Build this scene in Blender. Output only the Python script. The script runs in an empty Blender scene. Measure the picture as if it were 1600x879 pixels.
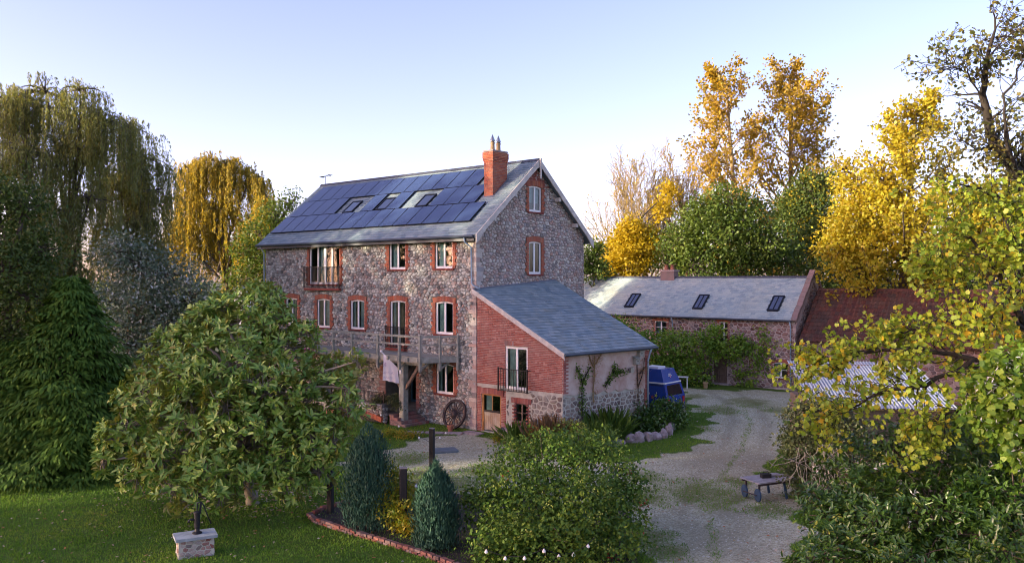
import bpy, math, random
import numpy as np
from mathutils import Vector, Matrix, geometry

R = math.radians
random.seed(7)
SC = bpy.context.scene
COL = SC.collection

# ------------------------------------------------------------------ camera, sky, sun, exposure
CAM_H = 7.0
FOC = 1300.0 / 1600.0
cam_data = bpy.data.cameras.new('camera')
cam_data.sensor_width = 36.0
cam_data.lens = 36.0 * FOC
cam_data.shift_y = -5.5 / 1600.0
cam_data.clip_start = 0.1
cam_data.clip_end = 3000.0
camera = bpy.data.objects.new('camera', cam_data)
camera.location = (0, 0, CAM_H)
camera.rotation_euler = (R(90), 0, 0)
COL.objects.link(camera)
SC.camera = camera

SUN_AZ = R(-108)      # compass angle from +Y towards +X
SUN_EL = R(9.5)
world = bpy.data.worlds.new('World')
SC.world = world
world.use_nodes = True
wn, wl = world.node_tree.nodes, world.node_tree.links
wn.clear()
sky = wn.new('ShaderNodeTexSky')
sky.sky_type = 'NISHITA'
sky.sun_disc = False
sky.sun_elevation = SUN_EL
sky.sun_rotation = SUN_AZ
sky.altitude = 50
sky.air_density = 0.7
sky.dust_density = 1.5
sky.ozone_density = 2.0
bg = wn.new('ShaderNodeBackground')
bg.inputs['Strength'].default_value = 0.15
wo = wn.new('ShaderNodeOutputWorld')
wb_ = wn.new('ShaderNodeMix'); wb_.data_type = 'RGBA'; wb_.blend_type = 'MULTIPLY'
wb_.inputs[0].default_value = 1.0
wb_.inputs[7].default_value = (1.38, 0.93, 0.97, 1)      # the camera's white balance leans to violet
wl.new(sky.outputs[0], wb_.inputs[6])
wl.new(wb_.outputs[2], bg.inputs['Color'])
wl.new(bg.outputs[0], wo.inputs['Surface'])

sun_data = bpy.data.lights.new('sun', 'SUN')
sun_data.energy = 3.6
sun_data.angle = R(0.5)
sun_data.color = (1.0, 0.83, 0.58)
sun = bpy.data.objects.new('sun', sun_data)
sun_dir = Vector((math.sin(SUN_AZ) * math.cos(SUN_EL), math.cos(SUN_AZ) * math.cos(SUN_EL), math.sin(SUN_EL)))
sun.rotation_euler = (-sun_dir).to_track_quat('-Z', 'Y').to_euler()
COL.objects.link(sun)

vs = SC.view_settings
vs.view_transform = 'Standard'
vs.look = 'None'
vs.exposure = 1.9
vs.gamma = 1.0
vs.use_curve_mapping = False
SC.render.engine = 'CYCLES'
SC.cycles.use_denoising = True
SC.cycles.filter_width = 1.0
SC.cycles.max_bounces = 6
SC.cycles.transparent_max_bounces = 8
SC.cycles.caustics_reflective = False
SC.cycles.caustics_refractive = False

# ------------------------------------------------------------------ helpers: placing
def P(px, py, d):
    """point seen at a pixel of the photograph, d metres ahead"""
    return Vector(((px - 800) / 1300 * d, d, CAM_H - (py - 434) / 1300 * d))
def G(px, py, z=0.0):
    d = (CAM_H - z) * 1300 / (py - 434)
    return Vector(((px - 800) / 1300 * d, d, z))
def upd(px, d):
    return (px - 800) / 1300 * d

def thing(name, label, cat, loc=(0, 0, 0), rz=0.0, group=None):
    o = bpy.data.objects.new(name, None)
    COL.objects.link(o)
    o.empty_display_size = 0.3
    o.location = loc
    o.rotation_euler = (0, 0, rz)
    return tag(o, label, cat, group)
def tag(o, label=None, cat=None, group=None, kind=None):
    if label: o['label'] = label
    if cat: o['category'] = cat
    if group: o['group'] = group
    if kind: o['kind'] = kind
    return o
def link(name, me, mat, parent=None, kind=None, loc=None, rz=None):
    if mat is not None and not me.materials:
        me.materials.append(mat)
    o = bpy.data.objects.new(name, me)
    COL.objects.link(o)
    o.parent = parent
    if kind: o['kind'] = kind
    if loc is not None: o.location = loc
    if rz is not None: o.rotation_euler = (0, 0, rz)
    return o
def part(name, parent, loc=(0, 0, 0), rz=0.0):
    o = bpy.data.objects.new(name, None)
    COL.objects.link(o)
    o.parent = parent
    o.location = loc
    o.rotation_euler = (0, 0, rz)
    o.empty_display_size = 0.2
    return o

# ------------------------------------------------------------------ helpers: meshes
class MB:
    def __init__(self):
        self.v, self.f = [], []
    def add(self, vs, fs):
        o = len(self.v)
        self.v.extend([tuple(p) for p in vs])
        self.f.extend([tuple(i + o for i in f) for f in fs])
        return self
    def box(self, x0, y0, z0, x1, y1, z1):
        return self.add([(x0,y0,z0),(x1,y0,z0),(x1,y1,z0),(x0,y1,z0),(x0,y0,z1),(x1,y0,z1),(x1,y1,z1),(x0,y1,z1)],
                        [(0,3,2,1),(4,5,6,7),(0,1,5,4),(1,2,6,5),(2,3,7,6),(3,0,4,7)])
    def bbox(self, x0, y0, z0, x1, y1, z1, c):
        """box with a chamfered outline on its long edges (z)"""
        xs = [(x0+c,y0),(x1-c,y0),(x1,y0+c),(x1,y1-c),(x1-c,y1),(x0+c,y1),(x0,y1-c),(x0,y0+c)]
        n = 8
        lo = [(x,y,z0) for x,y in xs]; hi = [(x,y,z1) for x,y in xs]
        return self.add(lo+hi, [tuple(range(n-1,-1,-1)), tuple(range(n,2*n))]+[(i,(i+1)%n,n+(i+1)%n,n+i) for i in range(n)])
    def obox(self, c, ux, uy, uz):
        c, ux, uy, uz = Vector(c), Vector(ux), Vector(uy), Vector(uz)
        vs = [c+sx*ux+sy*uy+sz*uz for sz in (-1,1) for sx,sy in ((-1,-1),(1,-1),(1,1),(-1,1))]
        return self.add(vs, [(0,3,2,1),(4,5,6,7),(0,1,5,4),(1,2,6,5),(2,3,7,6),(3,0,4,7)])
    def beam(self, p0, p1, w, h, up=(0,0,1)):
        p0, p1 = Vector(p0), Vector(p1)
        d = (p1-p0); L = d.length; d.normalize()
        s = d.cross(Vector(up))
        if s.length < 1e-4: s = d.cross(Vector((1,0,0)))
        s.normalize(); u = s.cross(d)
        return self.obox((p0+p1)/2, d*L/2, s*w/2, u*h/2)
    def tube(self, pts, rad, n=6, cap=True):
        pts = [Vector(p) for p in pts]
        if not hasattr(rad, '__len__'): rad = [rad]*len(pts)
        rings, prev = [], None
        for i, p in enumerate(pts):
            d = (pts[min(i+1,len(pts)-1)]-pts[max(i-1,0)]).normalized()
            if prev is None:
                s = d.cross(Vector((0,0,1)))
                if s.length < 1e-3: s = d.cross(Vector((1,0,0)))
            else:
                s = prev - d*prev.dot(d)
            s.normalize(); prev = s; t = d.cross(s)
            rings.append([p+rad[i]*(math.cos(2*math.pi*k/n)*s+math.sin(2*math.pi*k/n)*t) for k in range(n)])
        o = len(self.v)
        for r in rings: self.v.extend([tuple(p) for p in r])
        for i in range(len(pts)-1):
            for k in range(n):
                a, b = o+i*n+k, o+i*n+(k+1)%n
                self.f.append((a,b,b+n,a+n))
        if cap:
            self.f.append(tuple(o+k for k in range(n-1,-1,-1)))
            self.f.append(tuple(o+(len(pts)-1)*n+k for k in range(n)))
        return self
    def lathe(self, prof, n=16, c=(0,0,0)):
        o = len(self.v)
        for r, z in prof:
            for k in range(n):
                self.v.append((c[0]+r*math.cos(2*math.pi*k/n), c[1]+r*math.sin(2*math.pi*k/n), c[2]+z))
        for i in range(len(prof)-1):
            for k in range(n):
                a, b = o+i*n+k, o+i*n+(k+1)%n
                self.f.append((a,b,b+n,a+n))
        self.f.append(tuple(o+k for k in range(n-1,-1,-1)))
        self.f.append(tuple(o+(len(prof)-1)*n+k for k in range(n)))
        return self
    def prism(self, poly, vec):
        vec = Vector(vec); n = len(poly)
        vs = [Vector(p) for p in poly]+[Vector(p)+vec for p in poly]
        return self.add(vs, [tuple(range(n-1,-1,-1)), tuple(range(n,2*n))]+[(i,(i+1)%n,n+(i+1)%n,n+i) for i in range(n)])
    def build(self, name, mat, parent=None, smooth=False, kind=None, loc=None, rz=None):
        me = bpy.data.meshes.new(name)
        me.from_pydata(self.v, [], self.f)
        if smooth:
            me.polygons.foreach_set('use_smooth', [True]*len(me.polygons))
        me.update()
        return link(name, me, mat, parent, kind, loc, rz)

def np_mesh(name, V, F, smooth=False):
    """V (n,3), F (m,k) numpy -> mesh"""
    me = bpy.data.meshes.new(name)
    m, k = F.shape
    me.vertices.add(len(V)); me.vertices.foreach_set('co', V.astype(np.float32).ravel())
    me.loops.add(m*k); me.loops.foreach_set('vertex_index', F.astype(np.int32).ravel())
    me.polygons.add(m)
    me.polygons.foreach_set('loop_start', np.arange(0, m*k, k, dtype=np.int32))
    me.polygons.foreach_set('loop_total', np.full(m, k, dtype=np.int32))
    if smooth: me.polygons.foreach_set('use_smooth', np.ones(m, dtype=bool))
    me.update(calc_edges=True)
    return me

def unit(a):
    return a/np.maximum(np.linalg.norm(a, axis=-1, keepdims=True), 1e-9)
def rnd_dirs(rng, n):
    return unit(rng.normal(size=(n,3)))

# leaf outlines: (along, across, lift) and faces
LEAF = {
    'rhomb': (np.array([(0,0,0),(.42,.5,.05),(1,0,-.05),(.42,-.5,.05)]), np.array([(0,1,2,3)])),
    'long':  (np.array([(0,0,0),(.3,.5,.04),(.7,.42,.03),(1,0,-.1),(.7,-.42,.03),(.3,-.5,.04)]), np.array([(0,1,2,3),(0,3,4,5)])),
    'lobed': (np.array([(0,0,0),(.12,.5,.05),(.42,.36,0),(.68,.56,.04),(1,0,-.08),(.68,-.56,.04),(.42,-.36,0),(.12,-.5,.05)]),
              np.array([(0,1,2,7),(2,3,4,4),(7,2,4,6),(6,4,5,5)])),
}
def leaf_mesh(name, pos, d, nrm, L, W, shape='rhomb'):
    tpl, fc = LEAF[shape]
    if shape == 'lobed':
        fc = np.array([(0,1,2),(0,2,7),(0,7,7),(2,3,4),(7,2,4),(7,4,6),(6,4,5)])
        fc = np.array([(0,1,2),(0,2,6),(0,6,7),(2,3,4),(2,4,6),(4,5,6)])
    d = unit(d); s = unit(np.cross(d, nrm)); n = np.cross(s, d)
    L = np.broadcast_to(np.asarray(L, float), (len(pos),)); W = np.broadcast_to(np.asarray(W, float), (len(pos),))
    k = len(tpl)
    V = (pos[:,None,:] + d[:,None,:]*(tpl[None,:,0:1]*L[:,None,None]) + s[:,None,:]*(tpl[None,:,1:2]*W[:,None,None])
         + n[:,None,:]*(tpl[None,:,2:3]*L[:,None,None])).reshape(-1,3)
    F = (fc[None]+(np.arange(len(pos))*k)[:,None,None]).reshape(-1, fc.shape[1])
    return np_mesh(name, V, F)

def seg_mesh(name, segs, n=5, nthin=3, thin=.03):
    """tapered prisms for a list of (p0,p1,r0,r1)"""
    Vs, Fs, off = [], [], 0
    A = np.array([(*s[0],*s[1],s[2],s[3]) for s in segs], float)
    for big in (True, False):
        M = A[A[:,6] >= thin] if big else A[A[:,6] < thin]
        if not len(M): continue
        k = n if big else nthin
        p0, p1, r0, r1 = M[:,0:3], M[:,3:6], M[:,6], M[:,7]
        d = unit(p1-p0)
        ref = np.where(np.abs(d[:,2:3]) > .9, np.array([[1.,0,0]]), np.array([[0,0,1.]]))
        s = unit(np.cross(d, ref)); t = np.cross(d, s)
        ang = 2*np.pi*np.arange(k)/k
        ring = np.cos(ang)[None,:,None]*s[:,None,:]+np.sin(ang)[None,:,None]*t[:,None,:]
        ext = d*np.minimum(r1,.05)[:,None]
        V = np.concatenate([p0[:,None,:]+ring*r0[:,None,None], (p1+ext)[:,None,:]+ring*r1[:,None,None]], axis=1)
        idx = np.arange(k)
        f = np.stack([idx,(idx+1)%k,(idx+1)%k+k,idx+k],axis=1)
        F = (f[None]+(np.arange(len(M))*2*k)[:,None,None]).reshape(-1,4)
        Vs.append(V.reshape(-1,3)); Fs.append(F+off); off += len(M)*2*k
    return np_mesh(name, np.concatenate(Vs), np.concatenate(Fs), smooth=True)

# ------------------------------------------------------------------ helpers: materials
def new_mat(name):
    m = bpy.data.materials.new(name)
    m.use_nodes = True
    nt = m.node_tree
    b = nt.nodes['Principled BSDF']
    return m, nt.nodes, nt.links, b
def mixc(nodes, links, fac, a, b, mode='MIX'):
    n = nodes.new('ShaderNodeMix'); n.data_type = 'RGBA'; n.blend_type = mode
    for sock, val in ((n.inputs[0], fac), (n.inputs[6], a), (n.inputs[7], b)):
        if hasattr(val, 'node'): links.new(val, sock)
        elif isinstance(val, (int, float)): sock.default_value = val
        else: sock.default_value = (*val, 1)
    return n.outputs[2]
def noise(nodes, links, scale, detail=4, rough=.6, coord=None, dist=0):
    n = nodes.new('ShaderNodeTexNoise')
    n.inputs['Scale'].default_value = scale; n.inputs['Detail'].default_value = detail
    n.inputs['Roughness'].default_value = rough; n.inputs['Distortion'].default_value = dist
    if coord is not None: links.new(coord, n.inputs['Vector'])
    return n.outputs['Fac']
def ramp(nodes, links, fac, stops, interp='LINEAR'):
    n = nodes.new('ShaderNodeValToRGB'); cr = n.color_ramp; cr.interpolation = interp
    while len(cr.elements) < len(stops): cr.elements.new(.5)
    for e, (p, c) in zip(cr.elements, stops):
        e.position = p; e.color = (*c, 1) if hasattr(c, '__len__') else (c,c,c,1)
    links.new(fac, n.inputs[0])
    return n.outputs[0]
def coords(nodes, which='Object'):
    return nodes.new('ShaderNodeTexCoord').outputs[which]
def add_bump(nodes, links, b, height, strength=.4, dist=.02):
    n = nodes.new('ShaderNodeBump')
    n.inputs['Strength'].default_value = strength; n.inputs['Distance'].default_value = dist
    links.new(height, n.inputs['Height']); links.new(n.outputs[0], b.inputs['Normal'])
def evenly(cols):
    return [(i/max(len(cols)-1,1), c) for i, c in enumerate(cols)]

def m_plain(name, col, rough=.6, metal=0., var=.25, scale=6., bump=.25, col2=None, spec=.5):
    m, N, L, b = new_mat(name)
    co = coords(N)
    nz = noise(N, L, scale, 6, .65, co)
    c2 = col2 if col2 is not None else tuple(c*(1-var) for c in col)
    st = ramp(N, L, nz, [(.35, c2), (.65, col)])
    L.new(st, b.inputs['Base Color'])
    b.inputs['Roughness'].default_value = rough; b.inputs['Metallic'].default_value = metal
    b.inputs['Specular IOR Level'].default_value = spec
    if bump: add_bump(N, L, b, noise(N, L, scale*6, 4, .6, co), bump, .01)
    return m
def m_island(name, cols, rough=.85, weather=None, wscale=.5, wamt=.5, grain=30., bump=.4, spec=.3, fine=.3, interp='LINEAR', per='island'):
    """a colour per loose piece, broad weather stains and fine grain"""
    m, N, L, b = new_mat(name)
    g = N.new('ShaderNodeNewGeometry'); co = coords(N)
    src = g.outputs['Random Per Island'] if per == 'island' else N.new('ShaderNodeObjectInfo').outputs['Random']
    if per == 'object': co = g.outputs['Position']
    c = ramp(N, L, src, evenly(cols), interp)
    if weather is not None:
        w = ramp(N, L, noise(N, L, wscale, 5, .6, co), [(.45, 0.), (.7, wamt)])
        c = mixc(N, L, w, c, weather)
    gr = noise(N, L, grain, 5, .7, co)
    k = ramp(N, L, gr, [(.3, (1-fine,)*3), (.7, (1+fine*.4,)*3)])
    c = mixc(N, L, 1.0, c, k, 'MULTIPLY')
    L.new(c, b.inputs['Base Color'])
    b.inputs['Roughness'].default_value = rough; b.inputs['Specular IOR Level'].default_value = spec
    if bump: add_bump(N, L, b, gr, bump, .015)
    return m
def m_leaf(name, cols, trans=.35, clump=.5, mixn=.45, rough=.5, spec=.35, back=None):
    m, N, L, b = new_mat(name)
    g = N.new('ShaderNodeNewGeometry'); co = coords(N)
    nz = noise(N, L, clump, 3, .6, co)
    mx = N.new('ShaderNodeMix'); mx.data_type = 'FLOAT'
    mx.inputs[0].default_value = mixn
    L.new(g.outputs['Random Per Island'], mx.inputs[2])
    st = ramp(N, L, nz, [(.3, 0.), (.7, 1.)])
    L.new(st, mx.inputs[3])
    c = ramp(N, L, mx.outputs[0], evenly(cols))
    cf = c
    if back is not None:
        cf = mixc(N, L, g.outputs['Backfacing'], c, back)
    L.new(cf, b.inputs['Base Color'])
    b.inputs['Roughness'].default_value = rough; b.inputs['Specular IOR Level'].default_value = spec
    t = N.new('ShaderNodeBsdfTranslucent')
    L.new(mixc(N, L, 1.0, c, (1.25,1.1,.55), 'MULTIPLY'), t.inputs['Color'])
    ms = N.new('ShaderNodeMixShader'); ms.inputs[0].default_value = trans
    L.new(b.outputs[0], ms.inputs[1]); L.new(t.outputs[0], ms.inputs[2])
    L.new(ms.outputs[0], N['Material Output'].inputs['Surface'])
    return m
def m_glass(name, tint=(.55,.75,.75), rough=.03, ior=1.5):
    m, N, L, b = new_mat(name)
    tr = N.new('ShaderNodeBsdfTransparent'); tr.inputs['Color'].default_value = (*tint, 1)
    gl = N.new('ShaderNodeBsdfGlossy'); gl.inputs['Roughness'].default_value = rough
    gl.inputs['Color'].default_value = (.9,.95,1,1)
    fr = N.new('ShaderNodeFresnel'); fr.inputs['IOR'].default_value = ior
    ms = N.new('ShaderNodeMixShader')
    L.new(fr.outputs[0], ms.inputs[0]); L.new(tr.outputs[0], ms.inputs[1]); L.new(gl.outputs[0], ms.inputs[2])
    L.new(ms.outputs[0], N['Material Output'].inputs['Surface'])
    return m

M = {}
M['stone'] = m_island('rubble_stone', [(.110,.114,.108),(.263,.276,.258),(.393,.410,.375),(.436,.339,.279),(.546,.573,.524),(.328,.334,.310),(.676,.702,.632),(.393,.258,.204),(.219,.235,.225),(.588,.586,.503),(.174,.163,.149)],
                      weather=(.27,.19,.17), wscale=.45, wamt=.35, grain=22, bump=.7)
M['stone_gable'] = m_island('gable_stone', [(.232,.212,.203),(.414,.380,.349),(.512,.408,.349),(.594,.557,.486),(.396,.284,.236),(.676,.654,.567),(.461,.424,.406),(.495,.329,.268),(.330,.336,.340)],
                      weather=(.3,.19,.13), wscale=.4, wamt=.5, grain=22, bump=.7)
M['mortar'] = m_plain('lime_mortar', (.194,.182,.151), .95, var=.4, scale=4, bump=.6)
M['mortar_pink'] = m_plain('pink_mortar', (.425,.325,.300), .95, var=.35, scale=4, bump=.6)
M['mortar_barn'] = m_plain('barn_mortar', (.5,.41,.36), .95, var=.3, scale=3, bump=.6)
M['mortar_white'] = m_plain('limewashed_mortar', (.533,.525,.432), .95, var=.35, scale=3, bump=.6)
M['stone_low'] = m_island('field_stone', [(.121,.099,.090),(.242,.171,.140),(.182,.158,.140),(.339,.263,.203),(.145,.111,.101),(.291,.263,.225)], weather=(.601,.604,.483), wscale=1.1, wamt=.75, grain=20, bump=.6)
M['stone_barn'] = m_island('barn_stone', [(.13,.065,.055),(.24,.12,.10),(.36,.24,.2),(.17,.10,.09),(.42,.33,.29),(.10,.075,.08),(.3,.17,.13)], weather=(.36,.27,.23), wscale=.8, wamt=.35, grain=20, bump=.6)
M['brick'] = m_island('orange_red_brick', [(.405,.113,.057),(.506,.159,.079),(.334,.099,.065),(.455,.198,.115),(.283,.079,.057)], weather=(.304,.159,.122), wscale=1.2, wamt=.4, grain=40, bump=.35)
M['brick_wall'] = m_island('weathered_wall_brick', [(.287,.073,.054),(.369,.103,.073),(.230,.068,.060),(.414,.146,.109),(.322,.092,.073),(.484,.243,.194)], weather=(.345,.207,.183), wscale=.7, wamt=.5, grain=40, bump=.35)
M['brick_old'] = m_island('mossy_old_brick', [(.308,.112,.084),(.420,.182,.140),(.224,.140,.126),(.392,.280,.252),(.280,.098,.077)], weather=(.168,.168,.140), wscale=2, wamt=.6, grain=30, bump=.5)
M['slate'] = m_island('blue_slate', [(.165,.226,.255),(.212,.284,.315),(.134,.196,.230),(.261,.322,.340),(.184,.246,.280)], rough=.62, weather=(.328,.373,.340), wscale=.6, wamt=.4, grain=18, bump=.2, spec=.3, fine=.2)
M['slate_barn'] = m_island('pale_barn_slate', [(.279,.362,.374),(.348,.423,.427),(.238,.316,.337),(.404,.467,.440),(.307,.393,.401)], rough=.5, weather=(.501,.513,.401), wscale=.45, wamt=.5, grain=14, bump=.2, spec=.3, fine=.2)
M['slate_one'] = m_island('blue_slate_single', [(.165,.226,.255),(.212,.284,.315),(.134,.196,.230),(.261,.322,.340),(.184,.246,.280)], rough=.58, weather=(.2,.21,.15), wscale=1.1, wamt=.5, grain=18, bump=.2, spec=.3, fine=.2, per='object')
M['brick_edge'] = m_island('mossy_edging_brick', [(.22,.08,.06),(.3,.13,.1),(.16,.1,.09),(.28,.2,.18),(.2,.07,.055)], grain=30, bump=.5, per='object')
M['slate_plain'] = m_plain('slate_underlay', (.137,.184,.208), .6, var=.3, scale=3, bump=.2)
M['ridge'] = m_plain('dark_ridge_tile', (.05,.06,.085), .6, var=.3, scale=3)
M['tile_red'] = m_island('red_clay_tile', [(.108,.039,.027),(.148,.054,.035),(.088,.035,.031),(.128,.066,.047),(.067,.039,.035)], weather=(.061,.050,.039), wscale=.7, wamt=.6, grain=20, bump=.3)
M['frame'] = m_plain('white_window_frame', (.8,.8,.78), .4, var=.06, scale=3, bump=0)
M['glass'] = m_glass('window_glass')
M['sky_glass'] = m_glass('roof_window_glass', (.8,.85,.95), .04, 2.1)
M['curtain'] = m_plain('pale_curtain', (.5,.53,.5), .9, var=.3, scale=5, bump=.2)
M['blind'] = m_plain('white_blind', (.75,.76,.78), .8, var=.06, scale=3, bump=0)
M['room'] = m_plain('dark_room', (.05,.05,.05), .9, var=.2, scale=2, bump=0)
M['iron'] = m_plain('black_iron', (.018,.018,.022), .5, .3, var=.3, scale=12, bump=.1)
M['gutter'] = m_plain('dark_gutter', (.03,.045,.065), .4, var=.3, scale=3, bump=0)
M['pipe'] = m_plain('blue_grey_downpipe', (.3,.4,.48), .45, var=.2, scale=2, bump=0)
M['barge'] = m_plain('weathered_bargeboard', (.6,.56,.5), .8, var=.3, scale=4, bump=.3)
M['timber'] = m_plain('grey_green_timber', (.36,.36,.31), .9, var=.5, scale=3.5, bump=.5, col2=(.2,.21,.17))
M['timber_brown'] = m_plain('brown_timber', (.2,.14,.1), .9, var=.4, scale=5, bump=.4)
M['oak_door'] = m_plain('bare_plank_door', (.45,.38,.3), .8, var=.3, scale=3, bump=.4, col2=(.33,.22,.12))
M['orange_wood'] = m_plain('varnished_orange_frame', (.45,.19,.05), .5, var=.3, scale=5, bump=.2)
M['panel'] = m_plain('solar_cell', (.035,.062,.15), .27, var=.25, scale=.7, bump=0, spec=.75)
M['panel_frame'] = m_plain('panel_rim', (.012,.013,.02), .4, .4, var=.1, bump=0)
M['lead'] = m_plain('lead_flashing', (.17,.2,.24), .5, .3, var=.2, scale=4)
M['steel'] = m_plain('galvanised_cowl', (.5,.5,.5), .3, .9, var=.3, scale=6, bump=0)
M['clay'] = m_plain('buff_clay_pot', (.42,.29,.15), .7, var=.3, scale=6)
M['terracotta'] = m_plain('terracotta', (.4,.16,.09), .8, var=.3, scale=8)
M['render'] = m_plain('stained_pink_render', (.552,.467,.396), .95, var=.4, scale=1.3, bump=.4, col2=(.396,.259,.204))
M['render_tan'] = m_plain('tan_render', (.456,.300,.204), .95, var=.5, scale=1.6, bump=.4, col2=(.240,.156,.132))
M['bark'] = m_plain('grey_brown_bark', (.128,.102,.075), .95, var=.5, scale=5, bump=.7)
M['bark_pale'] = m_plain('pale_bark', (.32,.24,.105), .9, var=.45, scale=4, bump=.5)
M['vine'] = m_plain('grey_vine_stem', (.27,.24,.19), .9, var=.4, scale=6, bump=.4)
M['bark_dark'] = m_plain('dark_bark', (.03,.024,.018), .95, var=.5, scale=6, bump=.7)
M['rock'] = m_plain('garden_rock', (.429,.377,.364), .95, var=.5, scale=4, bump=.8, col2=(.221,.169,.169))
M['black_post'] = m_plain('tarred_post', (.012,.012,.013), .7, var=.3, scale=8, bump=.4)
M['post_top'] = m_plain('weathered_post_top', (.3,.27,.24), .9, var=.4, scale=8)
M['white'] = m_plain('white_paint', (.8,.8,.8), .5, var=.05, bump=0)
M['soil'] = m_plain('dark_soil', (.06,.045,.035), 1., var=.5, scale=5, bump=.8)

# --- foliage
M['magnolia'] = m_leaf('magnolia_leaf', [(.037,.097,.013),(.104,.218,.028),(.166,.303,.043),(.311,.448,.085),(.113,.230,.028),(.415,.532,.123),(.353,.230,.048)], .22, .6, .2, .36, .45, back=(.207,.218,.057))
M['willow'] = m_leaf('willow_leaf', [(.103,.149,.052),(.172,.218,.063),(.230,.230,.057),(.149,.196,.069),(.299,.253,.052)], .4, .35, .55)
M['willow_gold'] = m_leaf('gold_willow_leaf', [(.162,.184,.038),(.302,.281,.043),(.486,.367,.038),(.216,.216,.043),(.562,.410,.038)], .5, .35, .5)
M['dark_leaf'] = m_leaf('dark_green_leaf', [(.03,.055,.014),(.055,.095,.02),(.09,.135,.028),(.045,.08,.018)], .28, .4, .4, .6, .25)
M['mid_leaf'] = m_leaf('mid_green_leaf', [(.033,.072,.013),(.068,.123,.020),(.115,.173,.027),(.162,.202,.033)], .35, .35, .5)
M['silver_leaf'] = m_leaf('silver_green_leaf', [(.069,.119,.069),(.139,.198,.119),(.099,.149,.089),(.594,.620,.594)], .2, .5, .15, .6)
M['conifer'] = m_leaf('conifer_spray', [(.030,.072,.014),(.063,.138,.020),(.115,.204,.026),(.075,.149,.022)], .2, .8, .4, .65, .2)
M['cypress'] = m_leaf('dwarf_cypress_spray', [(.016,.056,.040),(.036,.100,.070),(.070,.160,.100),(.024,.070,.052)], .1, 2., .3, .6)
M['yellow_leaf'] = m_leaf('yellow_leaf', [(.282,.250,.020),(.424,.343,.020),(.517,.395,.020),(.330,.312,.040)], .5, .4, .5)
M['gold_leaf'] = m_leaf('golden_leaf', [(.164,.196,.025),(.344,.323,.025),(.451,.412,.035),(.410,.294,.020),(.279,.294,.030)], .45, .4, .5)
M['poplar_leaf'] = m_leaf('orange_poplar_leaf', [(.194,.150,.020),(.370,.250,.024),(.458,.330,.033),(.158,.150,.022),(.405,.220,.022)], .45, .3, .5)
M['plane_leaf'] = m_leaf('lobed_autumn_leaf', [(.121,.224,.027),(.222,.335,.032),(.363,.402,.032),(.302,.369,.054),(.171,.280,.032),(.504,.369,.032),(.524,.224,.022)], .45, .6, .25)
M['silh_leaf'] = m_leaf('silhouette_lobed_leaf', [(.05,.07,.015),(.09,.10,.02),(.14,.12,.02),(.07,.06,.02)], .25, .6, .3)  # darker copy of the leaf, paints the upper leaves as silhouettes against the sky
M['laurel'] = m_leaf('laurel_leaf', [(.017,.057,.010),(.041,.102,.013),(.071,.154,.019),(.130,.218,.029)], .2, .6, .35, .3, .6)
M['ivy'] = m_leaf('ivy_leaf', [(.025,.068,.011),(.053,.115,.017),(.078,.153,.022),(.128,.204,.027),(.208,.273,.033)], .22, .7, .3, .55, .2)
M['ivy_dark'] = m_leaf('dark_ivy_leaf', [(.034,.053,.019),(.067,.091,.030),(.104,.114,.042),(.057,.076,.027)], .2, .6, .4)
M['shrub_yellow'] = m_leaf('yellow_shrub_leaf', [(.11,.19,.02),(.2,.28,.025),(.36,.32,.03),(.42,.24,.02)], .4, 1., .4)
M['climber'] = m_leaf('climber_leaf', [(.070,.163,.022),(.129,.256,.032),(.233,.373,.046),(.373,.443,.055)], .35, .6, .4)
M['lime_leaf'] = m_leaf('lime_flower_head', [(.240,.312,.060),(.336,.384,.084),(.180,.252,.048)], .3, 1., .3)
M['herb'] = m_leaf('herb_leaf', [(.069,.155,.027),(.138,.241,.041),(.224,.328,.068)], .35, .8, .4)
M['blossom'] = m_leaf('white_blossom', [(.7,.7,.66),(.8,.8,.78),(.6,.62,.55)], .2, 1., .3)
M['grass'] = m_leaf('grass_blade', [(.051,.140,.015),(.103,.231,.019),(.166,.308,.027),(.257,.308,.042)], .3, .35, .6, .6)
M['dry'] = m_leaf('dry_stem', [(.28,.16,.06),(.36,.22,.1),(.2,.12,.06)], .3, 1., .3)
M['litter'] = m_leaf('fallen_leaf', [(.3,.2,.07),(.42,.3,.15),(.5,.45,.35),(.36,.13,.03),(.25,.18,.1)], .1, 1., .2)

# ------------------------------------------------------------------ the ground
AX = Vector((0.7595, -0.6505, 0)); BX = Vector((0.6505, 0.7595, 0))
RZ = math.atan2(-0.6505, 0.7595)
HC = Vector((-1.647, 38.235, 0))          # front corner of the mill where the brick wing joins
def house(a, b, z=0.0):
    return HC + AX*a + BX*b + Vector((0,0,z))

def poly_px(pts):
    return np.array([G(*p)[:2] for p in pts])
def sdist(X, Y, poly):
    """signed distance to a polygon, positive inside"""
    n = len(poly); d = np.full(X.shape, 1e9); inside = np.zeros(X.shape, bool)
    for i in range(n):
        (x0,y0),(x1,y1) = poly[i], poly[(i+1)%n]
        ex, ey = x1-x0, y1-y0
        t = np.clip(((X-x0)*ex+(Y-y0)*ey)/(ex*ex+ey*ey+1e-12), 0, 1)
        d = np.minimum(d, np.hypot(X-x0-t*ex, Y-y0-t*ey))
        c = ((y0 > Y) != (y1 > Y)) & (X < (x1-x0)*(Y-y0)/(y1-y0+1e-12)+x0)
        inside ^= c
    return np.where(inside, d, -d)
DRIVE = poly_px([(985,1000),(992,850),(1000,790),(800,778),(640,764),(560,742),(545,715),(600,700),(650,690),(700,680),(745,676),(800,700),(900,712),
                 (985,722),(1050,712),(1098,690),(1108,650),(1078,632),(1060,606),(1250,612),(1240,650),(1222,700),(1200,740),(1245,790),(1275,1000)])
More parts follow.
